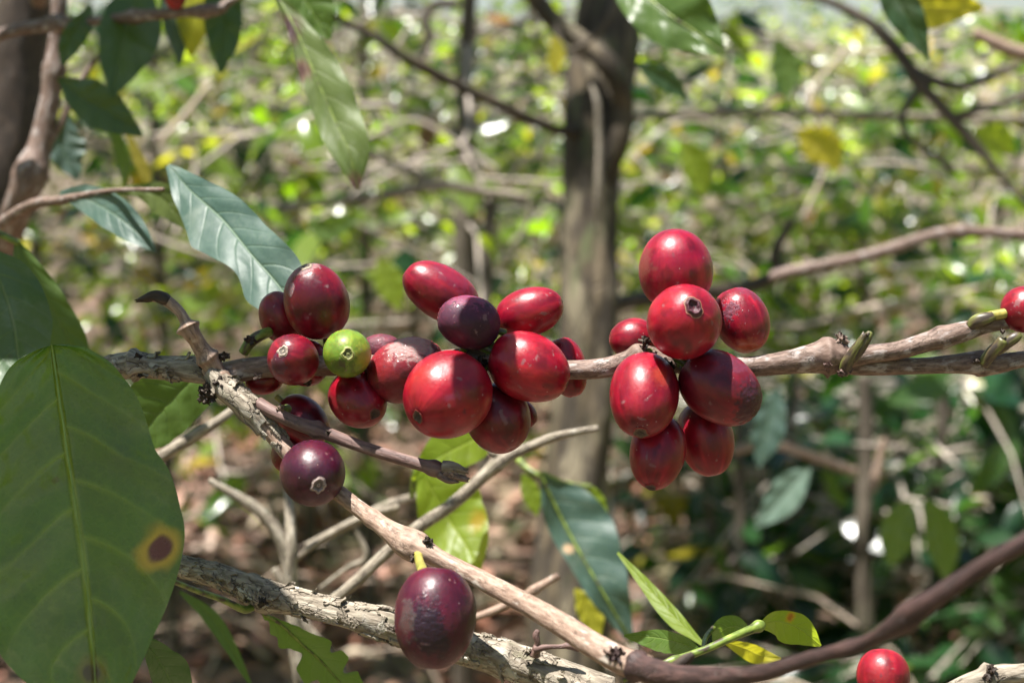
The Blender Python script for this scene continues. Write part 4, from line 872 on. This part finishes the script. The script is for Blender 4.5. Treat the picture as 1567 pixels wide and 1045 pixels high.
for i_, (u_, v_, d_, r_, m_) in enumerate([(520, 556, .3175, 12, 'bark_dark'), (556, 560, .317, 9, 'bark_brown'), (748, 548, .3155, 9, 'bark_tan'), (700, 556, .317, 12, 'bark_dark'), (1022, 560, .316, 13, 'bark_dark'), (1045, 556, .3165, 10, 'bark_brown'), (470, 585, .319, 10, 'bark_dark'), (395, 577, .3175, 8, 'bark_brown'), (430, 625, .3145, 8, 'bark_tan'), (502, 662, .3115, 6, 'bark_dark')]):
    crust("dry_bud", (u_, v_, d_), r_, M[m_], FB, 50 + i_, 14)
for q_ in ([(700, 552, .318, 6), (708, 538, .317, 6), (712, 526, .316, 7)], [(745, 552, .318, 6), (752, 540, .318, 7), (757, 528, .319, 7)], [(655, 556, .318, 6), (650, 546, .317, 6), (645, 538, .317, 6)], [(530, 560, .318, 6), (535, 552, .317, 7), (536, 545, .316, 7)], [(560, 560, .32, 6), (556, 572, .319, 6), (552, 584, .319, 7)], [(1040, 556, .318, 6), (1052, 570, .317, 7), (1062, 578, .316, 8)], [(1010, 556, .318, 6), (1004, 566, .316, 7), (1000, 574, .315, 8)], [(418, 635, .315, 7), (428, 628, .3165, 7), (440, 626, .319, 8)]):
    tube("fruit_stalk", q_, M['green'], FB, 12, rough=.1)
crust('node_scar', (946, 1004, .2665), 15, M['bark_shoot'], FB, 90, 34, 1.1)
crust('node_scar', (935, 1000, .2670), 10, M['bark_brown'], FB, 91, 20, 1.2)
crust('broken_end', (692, 722, .3088), 9, M['bark_tan'], FB, 92, 16, 1.1, ax=(.8, -.1, .1))
# lower grey branch with plates of bark
LB = empty("grey_branch", P(560, 945, .305)); tag(LB, "thick weathered grey branch with cracked flaking bark running across the bottom", "branch")
LBP = [(200, 838, .325, 15), (270, 863, .32, 16), (330, 880, .316, 18), (375, 898, .313, 19), (405, 912, .311, 25), (425, 915, .310, 22), (480, 928, .307, 20), (545, 944, .304, 22), (600, 958, .303, 25), (650, 972, .303, 24), (720, 991, .303, 25), (790, 1012, .302, 27), (850, 1034, .30, 27), (930, 1066, .298, 29)]
tube("stem", LBP, M['bark_grey'], LB, 64, step=.00028, rough=.24, rf=330, seed=22, stretch=.2, nodes=((.285, .001, .18, None), (.53, .001, .1, None), (.80, .001, .1, None)))
lp = spline(np.array([np.r_[P(a[0], a[1], a[2]), a[3] * a[2] / FPX] for a in LBP]), 400)
def flakes(root, lp, n, seed, mat, f0=0., f1=1., sz=(.0014, .0042)):
    r = np.random.default_rng(seed); T = nrm(np.gradient(lp[:, :3], axis=0)); tot = np.linalg.norm(np.diff(lp[:, :3], axis=0), axis=1).sum(); nn = len(lp)
    for i in range(n):
        ci = int((f0 + (f1 - f0) * (i + r.random()) / n) * (nn - 1)); L = r.uniform(*sz); k = max(2, int(L / tot * nn / 2)); i0, i1 = max(0, ci - k), min(nn - 1, ci + k)
        idx = np.linspace(i0, i1, 10).astype(int); p = lp[idx, :3]; rr = lp[idx, 3]; t_ = T[idx]; vw = nrm(CAM - p); N_ = nrm(vw - t_ * (vw * t_).sum(1, keepdims=True)); B = np.cross(t_, N_)
        a0 = r.uniform(-1.5, 1.5); wd = r.uniform(.22, .5); a = np.linspace(a0 - wd, a0 + wd, 8)
        e = np.linspace(-1, 1, 10); jag = 1 + .35 * vnoise(np.stack([e * 4, e * 0 + i, e * 0], -1), seed); lift0 = r.uniform(.05, .16); curl = r.uniform(0, .45) * (r.random() < .4)
        A = a0 + (a[None] - a0) * jag[:, None]; jit = vnoise(np.stack([np.arange(8) * .9 + i, np.zeros(8), np.zeros(8)], -1), seed + 1)
        H = 1 + lift0 + curl * np.abs(e[:, None]) ** 3 * (e[:, None] > 0) + .02 * r.normal(0, 1, A.shape)
        q = p[:, None] + (rr[:, None] * H)[..., None] * (np.cos(A)[..., None] * N_[:, None] + np.sin(A)[..., None] * B[:, None]) + (e[:, None] * jit[None] * .0007)[..., None] * t_[:, None]
        qi = q - (0.16 * rr[:, None, None]) * (np.cos(A)[..., None] * N_[:, None] + np.sin(A)[..., None] * B[:, None])
        V = np.vstack([q.reshape(-1, 3), qi.reshape(-1, 3)]); F0 = grid_faces(10, 8); F = np.vstack([F0, F0[:, ::-1] + 80])
        b = list(range(0, 8)) + [8 * j + 7 for j in range(1, 10)] + [72 + j for j in range(6, -1, -1)] + [8 * j for j in range(8, 0, -1)]
        sd_ = [[b[j], b[(j + 1) % len(b)], b[(j + 1) % len(b)] + 80, b[j] + 80] for j in range(len(b))]
        F = np.vstack([F, np.array(sd_)[:, ::-1]])
        cy = np.stack([np.cos(A) * rr[:, None], np.sin(A) * rr[:, None], np.broadcast_to(np.linspace(0, L, 10)[:, None] + i * .013, A.shape)], -1).reshape(-1, 3)
        child("bark_flake", mesh("bark_flake", V, F, mat, False, {"bark": ('FLOAT_VECTOR', np.vstack([cy, cy]))}), root)
flakes(LB, lp, 90, 5, M['bark_grey'], .08, .98)
obp = spline(np.array([np.r_[P(a[0], a[1], a[2]), a[3] * a[2] / FPX] for a in [(128, 571, .330, 14), (180, 560, .329, 19), (232, 560, .328, 18), (300, 566, .326, 20)]]), 200)
flakes(FB, obp, 16, 6, M['bark_grey'], .05, .95, (.001, .003))
lap = spline(np.array([np.r_[P(a[0], a[1], a[2]), a[3] * a[2] / FPX] for a in [(325, 570, .3215, 16), (345, 594, .3205, 20), (372, 615, .319, 20), (396, 638, .3178, 18.5), (440, 690, .3165, 13)]]), 200)
flakes(FB, lap, 16, 7, M['bark_grey'], .1, .95, (.0008, .0024))
crust("node_scar", (402, 922, .305), 11, M['bark_dark'], LB, 20, 16)
crust("node_scar", (606, 960, .298), 10, M['bark_dark'], LB, 21, 14, .7)
tube("petiole", [(262, 888, .290, 4), (300, 903, .297, 4.5), (340, 917, .303, 5), (372, 932, .308, 6), (385, 930, .31, 6)], M['green'], LB, 14)
tube("side_twig", [(818, 1002, .297, 8), (822, 985, .296, 5), (820, 972, .296, 6), (823, 964, .296, 4)], M['bark_purple'], LB, 14, rough=.4, rf=700, seed=3)
tube("side_twig", [(818, 993, .296, 7), (835, 990, .296, 4), (858, 989, .296, 3.5), (872, 988, .296, 6), (886, 995, .296, 3)], M['bark_purple'], LB, 14, rough=.3, rf=700, seed=4)
crust("dry_bud", (806, 996, .2965), 8, M['bark_grey'], LB, 23, 16)
crust("dry_bud", (874, 990, .296), 5, M['bark_dark'], LB, 24, 12)
BR = empty("grey_branch", P(1540, 1040, .30)); tag(BR, "rough dark stub of a branch poking in at the bottom right corner", "branch")
tube("stem", [(1440, 1062, .305, 10), (1480, 1046, .30, 14), (1520, 1036, .30, 17), (1560, 1030, .30, 15), (1620, 1022, .30, 15)], M['bark_grey'], BR, 32, rough=.3, rf=350, seed=8, nodes=((.45, .0009, .4, None),))
crust("node_scar", (1515, 1030, .298), 13, M['bark_dark'], BR, 25, 20)
tube("stem_tip", [(955, 1040, .27, 3), (975, 1033, .272, 3), (1000, 1020, .275, 3)], M['green'], FB, 10)

# ------------------------------------------------------------------ coffee cherries
def cam_dir(v): v = np.asarray(v, float); return nrm(v[0] * RT + v[1] * UP - v[2] * FWD)
RED = (0.27, 0.005, 0.012); DRED = (0.19, 0.004, 0.011); WINE = (0.085, 0.004, 0.010); PURP = (0.05, 0.005, 0.013); TAN = (0.30, 0.34, 0.13); BRN = (0.11, 0.035, 0.025); BLK = (0.018, 0.008, 0.012)
CH = {}
def cherry(key, u, v, dz, Mj, mn, axis, col, label, patches=(), cal='ring', calcol=(0.30, 0.20, 0.14), cr=.155, rough=.27, wr=0.0, flat=1.0, stalk=(0.28, 0.30, 0.05), group="coffee cherries on the branch", roll=0, dent=()):
    """Mj, mn: half sizes in pixels along / across the seen axis; axis towards the flower end in camera terms (right, up, towards)"""
    d = .32 + dz / 1000; k = d / FPX; ax = cam_dir(axis); s = math.hypot(axis[0], axis[1]) / np.linalg.norm(axis)
    a = mn * k
    l = a * 1.1 if s < .55 else math.sqrt(max((Mj * k) ** 2 - a * a * (1 - s * s), (.8 * a) ** 2)) / s
    l = min(l, 1.55 * a)
    X = nrm(np.cross(ax, UP + .01 * RT)); Y = np.cross(ax, X)
    nz, na = 130, 180
    ph = np.linspace(0, np.pi, nz)[:, None]; th = np.linspace(0, 2 * np.pi, na, endpoint=False)[None]
    sx = np.sin(ph) ** .93 * np.cos(th); sy = np.sin(ph) ** .93 * np.sin(th); sz = np.cos(ph) + 0 * th
    D = sx[..., None] * X + sy[..., None] * Y + sz[..., None] * ax          # rough direction, world
    sd_ = abs(hash_(key)) % 1000
    lump = 1 + .034 * fbm(D * 1.3 + sd_, sd_, 2) + .006 * fbm(D * 5 + sd_, sd_, 2)
    taper = 1 - .05 * sz
    S = np.stack([sx * a * flat * taper, sy * a * taper, sz * l], -1) * lump[..., None]
    S[..., 2] -= l * .035 * np.exp(-(np.sin(ph) / .13) ** 2) * (sz > 0)       # small dimple under the scar
    S[..., 2] += l * .07 * np.exp(-(np.sin(ph) / .2) ** 2) * (sz < 0)
    Vw = S[..., :1] * X + S[..., 1:2] * Y + S[..., 2:] * ax
    Nd = nrm(Vw); C = np.ones(D.shape) * np.array(col); R = np.full(D.shape[:2], rough); Wk = np.full(D.shape[:2], wr)
    big_n = fbm(Nd * 2.2 + sd_ * .37, 5, 3)[..., None]
    C = C * (1 + .5 * big_n) + np.clip(big_n, 0, 1) * np.array([.12, .02, .006]) * (np.array(col)[0] / .4)
    thv = np.broadcast_to(th, D.shape[:2]); stk = fbm(np.stack([np.cos(thv) * 4.5, np.sin(thv) * 4.5, sz * 1.1 + sd_], -1), 6, 4)
    C = C * (1 + .42 * stk[..., None]) + np.clip(stk - .12, 0, 1)[..., None] * np.array([.16, .05, .008]) * (np.array(col)[0] / .35)
    fl_ = fbm(D * 3.1 + sd_, 31, 2); C = C * (1 - .35 * sstep(.12, .4, fl_)[..., None])
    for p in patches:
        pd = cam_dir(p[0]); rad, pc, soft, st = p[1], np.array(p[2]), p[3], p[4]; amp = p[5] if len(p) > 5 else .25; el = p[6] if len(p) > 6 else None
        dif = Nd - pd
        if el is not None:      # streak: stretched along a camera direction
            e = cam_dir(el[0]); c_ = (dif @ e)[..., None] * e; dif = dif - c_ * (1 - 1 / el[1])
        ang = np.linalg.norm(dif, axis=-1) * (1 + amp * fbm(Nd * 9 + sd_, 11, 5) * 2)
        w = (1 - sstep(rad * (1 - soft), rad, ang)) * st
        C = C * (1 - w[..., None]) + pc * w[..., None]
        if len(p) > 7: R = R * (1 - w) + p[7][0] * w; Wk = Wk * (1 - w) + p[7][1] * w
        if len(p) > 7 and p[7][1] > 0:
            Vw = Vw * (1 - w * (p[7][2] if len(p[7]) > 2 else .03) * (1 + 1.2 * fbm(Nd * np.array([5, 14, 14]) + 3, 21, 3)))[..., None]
    rs_ = np.random.default_rng(sd_ + 5)
    R = np.clip(R + .10 * fbm(Nd * 2.6 + sd_, 41, 3), .16, .8)
    for _ in range(4):
        pd = cam_dir((rs_.uniform(-.8, .8), rs_.uniform(-.7, .8), .75)); e = cam_dir((rs_.normal(), rs_.normal(), 0)); dif = Nd - pd
        dif = dif - (dif @ e)[..., None] * e * (1 - 1 / rs_.uniform(1.5, 5)); an = np.linalg.norm(dif, axis=-1) * (1 + 1.1 * fbm(Nd * 14 + _, 43, 3))
        w = (1 - sstep(.012, rs_.uniform(.03, .06), an)) * rs_.uniform(.35, .8)
        C = C * (1 - w[..., None]) + np.array(TAN if rs_.random() < .6 else BRN) * w[..., None]; R = R + .25 * w
    for (dd_, rad, dep) in dent:
        w = np.exp(-(np.linalg.norm(Nd - cam_dir(dd_), axis=-1) / rad) ** 2); Vw = Vw * (1 - dep * w)[..., None]
    if wr: Vw = Vw * (1 + wr * .05 * fbm(Nd * 9, 22, 4))[..., None]
    o = link("coffee_cherry", None, None)if False else None
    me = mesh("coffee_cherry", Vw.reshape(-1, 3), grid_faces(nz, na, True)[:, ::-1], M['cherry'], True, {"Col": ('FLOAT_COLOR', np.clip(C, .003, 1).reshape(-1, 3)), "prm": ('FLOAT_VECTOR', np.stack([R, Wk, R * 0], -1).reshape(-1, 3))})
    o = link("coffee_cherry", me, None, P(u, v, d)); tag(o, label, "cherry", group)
    CH[key] = o
    # flower end scar: ring and pit
    if cal:
        tip = Vw[0].mean(0); r0 = cr * a; nr = 22
        f = np.linspace(0, 1, nr)
        if cal == 'ring': prof = .13 * np.exp(-((f - .72) / .12) ** 2) - .02 * np.exp(-(f / .35) ** 2) + .10 * np.exp(-(f / .13) ** 2); cols = [(0, (.05, .03, .025)), (.12, calcol), (.3, tuple(.22 * c for c in calcol)), (.52, tuple(.4 * c for c in calcol)), (.72, calcol), (.9, tuple(.8 * c for c in calcol)), (1, tuple(.5 * c + .5 * b for c, b in zip(calcol, col)))]
        elif cal == 'pit': prof = -.03 * np.exp(-(f / .45) ** 2) + .07 * np.exp(-((f - .75) / .15) ** 2); cols = [(0, (.012, .008, .008)), (.45, tuple(.3 * c for c in calcol)), (.75, tuple(.6 * c for c in calcol)), (1, col)]
        else: prof = .22 * np.exp(-((f - .62) / .16) ** 2) - .06 * np.exp(-(f / .2) ** 2); cols = [(0, (.02, .004, .008)), (.2, (.05, .006, .016)), (.62, (.075, .01, .024)), (.85, (.08, .02, .02)), (.95, (.30, .14, .08)), (1, (.33, .02, .02))]
        ang = np.linspace(0, 2 * np.pi, 36, endpoint=False)
        rr = f[:, None] * (1 + .22 * vnoise(np.stack([np.cos(ang) * 2, np.sin(ang) * 2, ang * 0 + sd_], -1), 4))[None]
        # drop onto the surface: same ellipsoid curvature
        bx, by = rr * np.cos(ang) * r0, rr * np.sin(ang) * r0
        cj = (np.arange(36) / 36 * na).astype(int); lr = np.linalg.norm((Vw @ np.stack([X, Y], 1))[:50], axis=-1); lz = (Vw @ ax)[:50]
        sag = lz[0].mean() - np.stack([np.interp(rr[:, q] * r0, lr[:, cj[q]], lz[:, cj[q]]) for q in range(36)], 1)
        hh = (prof[:, None] + .09 * fbm(np.stack([bx / r0 * 5, by / r0 * 5, bx * 0 + sd_], -1), 9, 3)) * r0 * np.clip((1.02 - f[:, None]) * 5, 0, 1) + r0 * .06
        tip = ax * lz[0].mean(); Vc = tip + bx[..., None] * X + by[..., None] * Y + (hh - sag + l * .002)[..., None] * ax
        cc = np.stack([np.interp(f, [q[0] for q in cols], [q[1][j] for q in cols]) for j in range(3)], -1)
        cc = np.repeat(cc[:, None], 36, 1) * (1 + .35 * fbm(np.stack([bx / r0 * 4, by / r0 * 4, bx * 0], -1), 10, 3))[..., None]
        mc = mesh("flower_scar", Vc.reshape(-1, 3), grid_faces(nr, 36, True), M['calyx'], True, {"Col": ('FLOAT_COLOR', np.clip(cc, 0, 1).reshape(-1, 3))})
        link("flower_scar", mc, o)
    if stalk:
        b = -ax * l * .93; p = np.array([b + ax * l * .1, b - ax * a * .12, b - ax * a * .38])
        sp_ = spline(np.hstack([p, np.array([[.17], [.14], [.15]]) * a]), 10)
        V, F, cy = tube_geo(sp_[:, :3], sp_[:, 3], 14)
        link("stalk", mesh("stalk", V, tri_quads(V, F), M['yellow' if stalk == 'y' else 'green'], True, {"bark": ('FLOAT_VECTOR', cy)}), o)
    return o
def hash_(s):
    h = 7
    for ch in s: h = (h * 31 + ord(ch)) & 0xffffff
    return h
G1, G2, G3 = "cherries of the left cluster", "cherries of the middle cluster", "cherries of the right cluster"
# left cluster
cherry('A1', 484, 461, 1, 58, 50, (-.2, .86, .42), DRED, "large dark wine red cherry on top of the left cluster with a tan scar streak", group=G1, cal='ring', calcol=(.34, .27, .2), cr=.2,
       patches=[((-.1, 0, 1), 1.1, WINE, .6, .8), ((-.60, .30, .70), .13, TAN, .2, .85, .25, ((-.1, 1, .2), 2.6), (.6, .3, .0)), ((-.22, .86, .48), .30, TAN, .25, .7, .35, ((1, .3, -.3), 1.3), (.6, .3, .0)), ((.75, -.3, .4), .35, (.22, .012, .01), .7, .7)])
cherry('A2', 430, 486, 9, 41, 33, (-.4, .85, .3), (.22, .014, .014), "plain red cherry half hidden behind the large dark one of the left cluster", group=G1, cal=None)
cherry('A3', 448, 550, -7, 41, 39, (-.22, .30, .93), DRED, "small dark red cherry with pale round scar and a brown patch under it, left cluster", group=G1, calcol=(.42, .34, .27), cr=.24,
       patches=[((-.42, -.25, .85), .36, (.10, .05, .035), .2, .9, .3, ((0, 1, 0), 1.3)), ((0, .8, .5), .5, WINE, .6, .6)])
cherry('A3b', 469, 556, 3, 36, 34, (.3, -.8, .2), (.22, .007, .011), "orange red cherry peeping out below the small dark red one, left cluster", group=G1, cal=None, patches=[((0, -.8, .5), .6, (.34, .03, .012), .6, .6)])
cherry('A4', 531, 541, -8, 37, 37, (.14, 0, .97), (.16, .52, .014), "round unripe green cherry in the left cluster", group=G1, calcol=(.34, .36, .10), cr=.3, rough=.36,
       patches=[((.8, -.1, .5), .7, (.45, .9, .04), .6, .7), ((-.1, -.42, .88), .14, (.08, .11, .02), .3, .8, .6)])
cherry('A5', 584, 535, 7, 32, 24, (1, .05, .2), (.13, .035, .028), "dull brownish red cherry behind the green one", group=G1, cal=None, rough=.5, wr=.3)
cherry('A6', 548, 611, -1, 48, 42, (.52, -.38, .76), RED, "red cherry with a dark brown eye hanging below the green cherry", group=G1, cal='pit', calcol=(.13, .05, .035), cr=.24, patches=[((.5, -.38, .76), .42, (.24, .02, .018), .35, .8)])
cherry('A7', 404, 583, 6, 29, 21, (-.9, -.2, .2), (.26, .016, .012), "small orange red cherry squeezed under the grey branch, left cluster", group=G1, cal=None)
cherry('A8', 464, 643, 5, 46, 34, (.75, -.65, .1), DRED, "dark red cherry behind the broken twig, above the purple one", group=G1, cal=None, stalk='y', patches=[((.6, .2, .7), .5, WINE, .5, .8)])
cherry('A9', 446, 691, 7, 34, 30, (-.5, -.7, .3), (.17, .005, .01), "red cherry mostly hidden behind the round dark purple cherry with pale scar", group=G1, cal=None)
cherry('A10', 479, 724, -11, 53, 50, (.27, -.26, .92), PURP, "round dark purple cherry with a pale star shaped scar on the slanting twig", group=G1, calcol=(.36, .27, .25), cr=.26, rough=.30,
       patches=[((.1, .7, .6), .75, (.11, .012, .02), .8, .7)])
# middle cluster
cherry('B1', 674, 447, 4, 64, 41, (-.80, .50, .15), (.24, .005, .015), "long smooth red cherry leaning left at the top of the middle cluster", group=G2, cal=None,
       patches=[((-.3, -.5, .7), .5, (.36, .02, .012), .6, .6), ((.45, .45, .6), .5, (.2, .05, .045), .5, .5, .6, ((1, -.6, 0), 2))])
cherry('B2', 717, 493, -5, 49, 41, (-.86, .25, .28), (.07, .018, .026), "dusty dull purple cherry in the middle cluster", group=G2, cal=None, rough=.55,
       patches=[((0, .85, .4), .62, (.28, .08, .085), .5, .7, .5, ((1, 0, 0), 1.5), (.42, .5, .01)), ((-1, .15, .15), .3, (.05, .03, .02), .3, .9, .5, ((0, 1, 0), 1.5), (.8, .6, .03)), ((.6, .2, .75), .14, TAN, .3, .6, .6)])
cherry('B3', 810, 478, 3, 54, 37, (.93, .30, .15), (.27, .005, .015), "shiny red cherry leaning right at the top of the middle cluster", group=G2, cal='pit', calcol=(.2, .08, .05), cr=.1,
       patches=[((.55, -.05, .8), .09, TAN, .3, .7, .8, ((1, .3, 0), 2.5)), ((-.2, -.4, .8), .5, (.36, .015, .012), .6, .6)])
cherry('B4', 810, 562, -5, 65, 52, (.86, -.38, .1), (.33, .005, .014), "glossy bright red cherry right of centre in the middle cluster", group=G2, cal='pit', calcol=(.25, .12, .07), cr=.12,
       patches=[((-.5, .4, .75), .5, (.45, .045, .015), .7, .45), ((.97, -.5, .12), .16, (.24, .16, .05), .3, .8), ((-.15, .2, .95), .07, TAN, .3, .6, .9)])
cherry('B5', 867, 562, 8, 47, 31, (.25, -.9, .1), (.25, .005, .013), "red cherry half hidden behind the bright red one where the branch continues right", group=G2, cal=None, stalk=None)
cherry('B6', 622, 565, -3, 62, 48, (.88, .42, .1), (.19, .007, .011), "shrivelled cherry with a dried brown wrinkled top in the middle cluster", group=G2, cal=None, rough=.4, wr=.15,
       patches=[((.35, .80, .55), .74, (.42, .48, .17), .18, .95, .25, ((1, .25, 0), 1.4), (.55, 1.0, .03)), ((.9, .4, .2), .45, (.07, .03, .025), .4, .8, .3, ((1, 0, 0), 1), (.6, 1.0, .03)), ((-.6, .1, .7), .5, (.36, .035, .014), .6, .4), ((.35, -.5, .7), .5, (.33, .03, .012), .6, .6)])
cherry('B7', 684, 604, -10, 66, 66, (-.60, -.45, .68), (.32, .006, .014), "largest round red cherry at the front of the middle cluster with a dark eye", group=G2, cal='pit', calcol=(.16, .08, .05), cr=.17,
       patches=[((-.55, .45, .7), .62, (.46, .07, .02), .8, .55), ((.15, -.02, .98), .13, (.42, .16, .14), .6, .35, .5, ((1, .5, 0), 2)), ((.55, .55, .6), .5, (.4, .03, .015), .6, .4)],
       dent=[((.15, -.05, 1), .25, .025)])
cherry('B8', 762, 640, 0, 54, 50, (.35, -.8, .3), DRED, "deep red cherry with a tan scratch streak hanging lowest in the middle cluster", group=G2, cal=None,
       patches=[((.15, .1, .95), .08, TAN, .5, .6, .4, ((.5, -.8, 0), 4.5), (.5, .2, 0))])
cherry('B9', 799, 632, 10, 26, 20, (.7, -.6, .1), DRED, "sliver of a dark red cherry behind the lowest one of the middle cluster", group=G2, cal=None)
# right cluster
cherry('C1', 1034, 412, -1, 62, 57, (-.1, .95, .2), (.29, .005, .020), "glossy pinkish red cherry at the very top of the right cluster", group=G3, cal=None,
       patches=[((-.9, .1, .35), .5, (.22, .10, .03), .5, .75, .4), ((-.2, -.75, .5), .5, (.3, .04, .015), .6, .5)])
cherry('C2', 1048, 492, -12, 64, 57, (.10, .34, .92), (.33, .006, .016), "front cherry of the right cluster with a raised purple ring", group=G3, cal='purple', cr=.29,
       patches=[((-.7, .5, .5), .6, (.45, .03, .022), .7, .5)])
cherry('C3', 1135, 490, 3, 51, 42, (.35, -.85, .2), (.28, .006, .016), "red cherry with a cracked scar and yellow underside at the right of the right cluster", group=G3, cal=None, stalk=None,
       patches=[((-.55, .3, .75), .26, (.16, .07, .05), .4, .85, .7, ((.6, .8, 0), 1.8), (.6, 1, .03)), ((.1, -.85, .45), .55, (.55, .30, .05), .6, .8), ((.35, .9, .3), .4, (.15, .05, .04), .4, .7, .3, ((1, -.2, 0), 1.8))])
cherry('C4', 970, 520, 8, 38, 33, (-.9, .1, .1), (.25, .005, .013), "red cherry peeping from behind at the left of the right cluster", group=G3, cal=None)
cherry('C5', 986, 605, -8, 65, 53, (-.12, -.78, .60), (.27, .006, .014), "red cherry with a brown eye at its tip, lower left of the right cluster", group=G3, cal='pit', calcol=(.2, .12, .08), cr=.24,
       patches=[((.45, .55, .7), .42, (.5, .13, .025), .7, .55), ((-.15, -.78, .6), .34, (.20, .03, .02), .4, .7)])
cherry('C6', 1103, 594, -7, 67, 53, (.78, -.56, .2), (.18, .005, .011), "dark red cherry with a shrivelled brown end, lower right of the right cluster", group=G3, cal='pit', calcol=(.2, .13, .09), cr=.16, rough=.33,
       patches=[((.70, -.35, .6), .62, (.06, .022, .018), .5, .92, .4, ((.3, 1, 0), 1.3), (.45, .25, .02)), ((.25, .75, .6), .5, (.16, .045, .04), .5, .7, .4, ((1, -.6, 0), 1.6), (.45, .2, .008))])
cherry('C7', 1006, 692, -4, 57, 43, (-.2, -.85, .42), (.28, .005, .014), "lowest cherry of the whole right cluster, narrow and deep red", group=G3, cal='pit', calcol=(.12, .06, .05), cr=.26)
cherry('C8', 1080, 671, 4, 59, 43, (.2, -.9, .15), (.27, .005, .014), "deep red cherry hanging beside the lowest one of the right cluster", group=G3, cal=None, patches=[((-.3, .8, .5), .4, BRN, .6, .6)])
# single ones
cherry('D', 666, 945, -38, 78, 62, (-.06, -.97, .16), (.075, .006, .014), "big purple cherry with a black patch hanging alone from a yellow stalk", group=None, cal=None, rough=.3, stalk=None,
       patches=[((-.15, -.15, .95), .62, BLK, .5, .95, .35, ((-.35, 1, 0), 1.5), (.36, .4, .01)), ((-.62, .15, .7), .3, (.13, .17, .06), .5, .6, .5, ((-.2, 1, 0), 2)), ((.1, -1, .2), .12, (.2, .14, .12), .3, .8)])
tube("fruit_stalk", [(640, 842, .299, 9), (641, 855, .296, 7), (645, 868, .290, 8), (650, 880, .286, 9)], M['yellow'], CH['D'], 18, rough=.08)
cherry('E', 1351, 1035, -22, 42, 40, (-.1, -.9, .3), RED, "red cherry cut by the bottom edge at the right", group=None, cal=None, stalk=None, rough=.34, patches=[((-.3, .3, .8), .5, (.33, .05, .02), .6, .5, .5)])
cherry('F', 1571, 473, -2, 38, 36, (.8, .2, .4), (.22, .005, .011), "red cherry on a yellow stalk cut by the right edge", group=None, cal=None, stalk=None, patches=[((-.55, .3, .7), .12, TAN, .3, .7, .6, ((.5, .8, 0), 3))])
tube("fruit_stalk", [(1500, 490, .317, 7), (1515, 484, .317, 8), (1530, 481, .317, 8), (1545, 478, .317, 8)], M['yellow'], CH['F'], 18, rough=.06)
cherry('G', 268, -2, 230, 17, 16, (0, -.9, .3), (.33, .03, .012), "small blurred orange red cherry at the top edge over the left branch", group=None, cal=None, stalk=None)
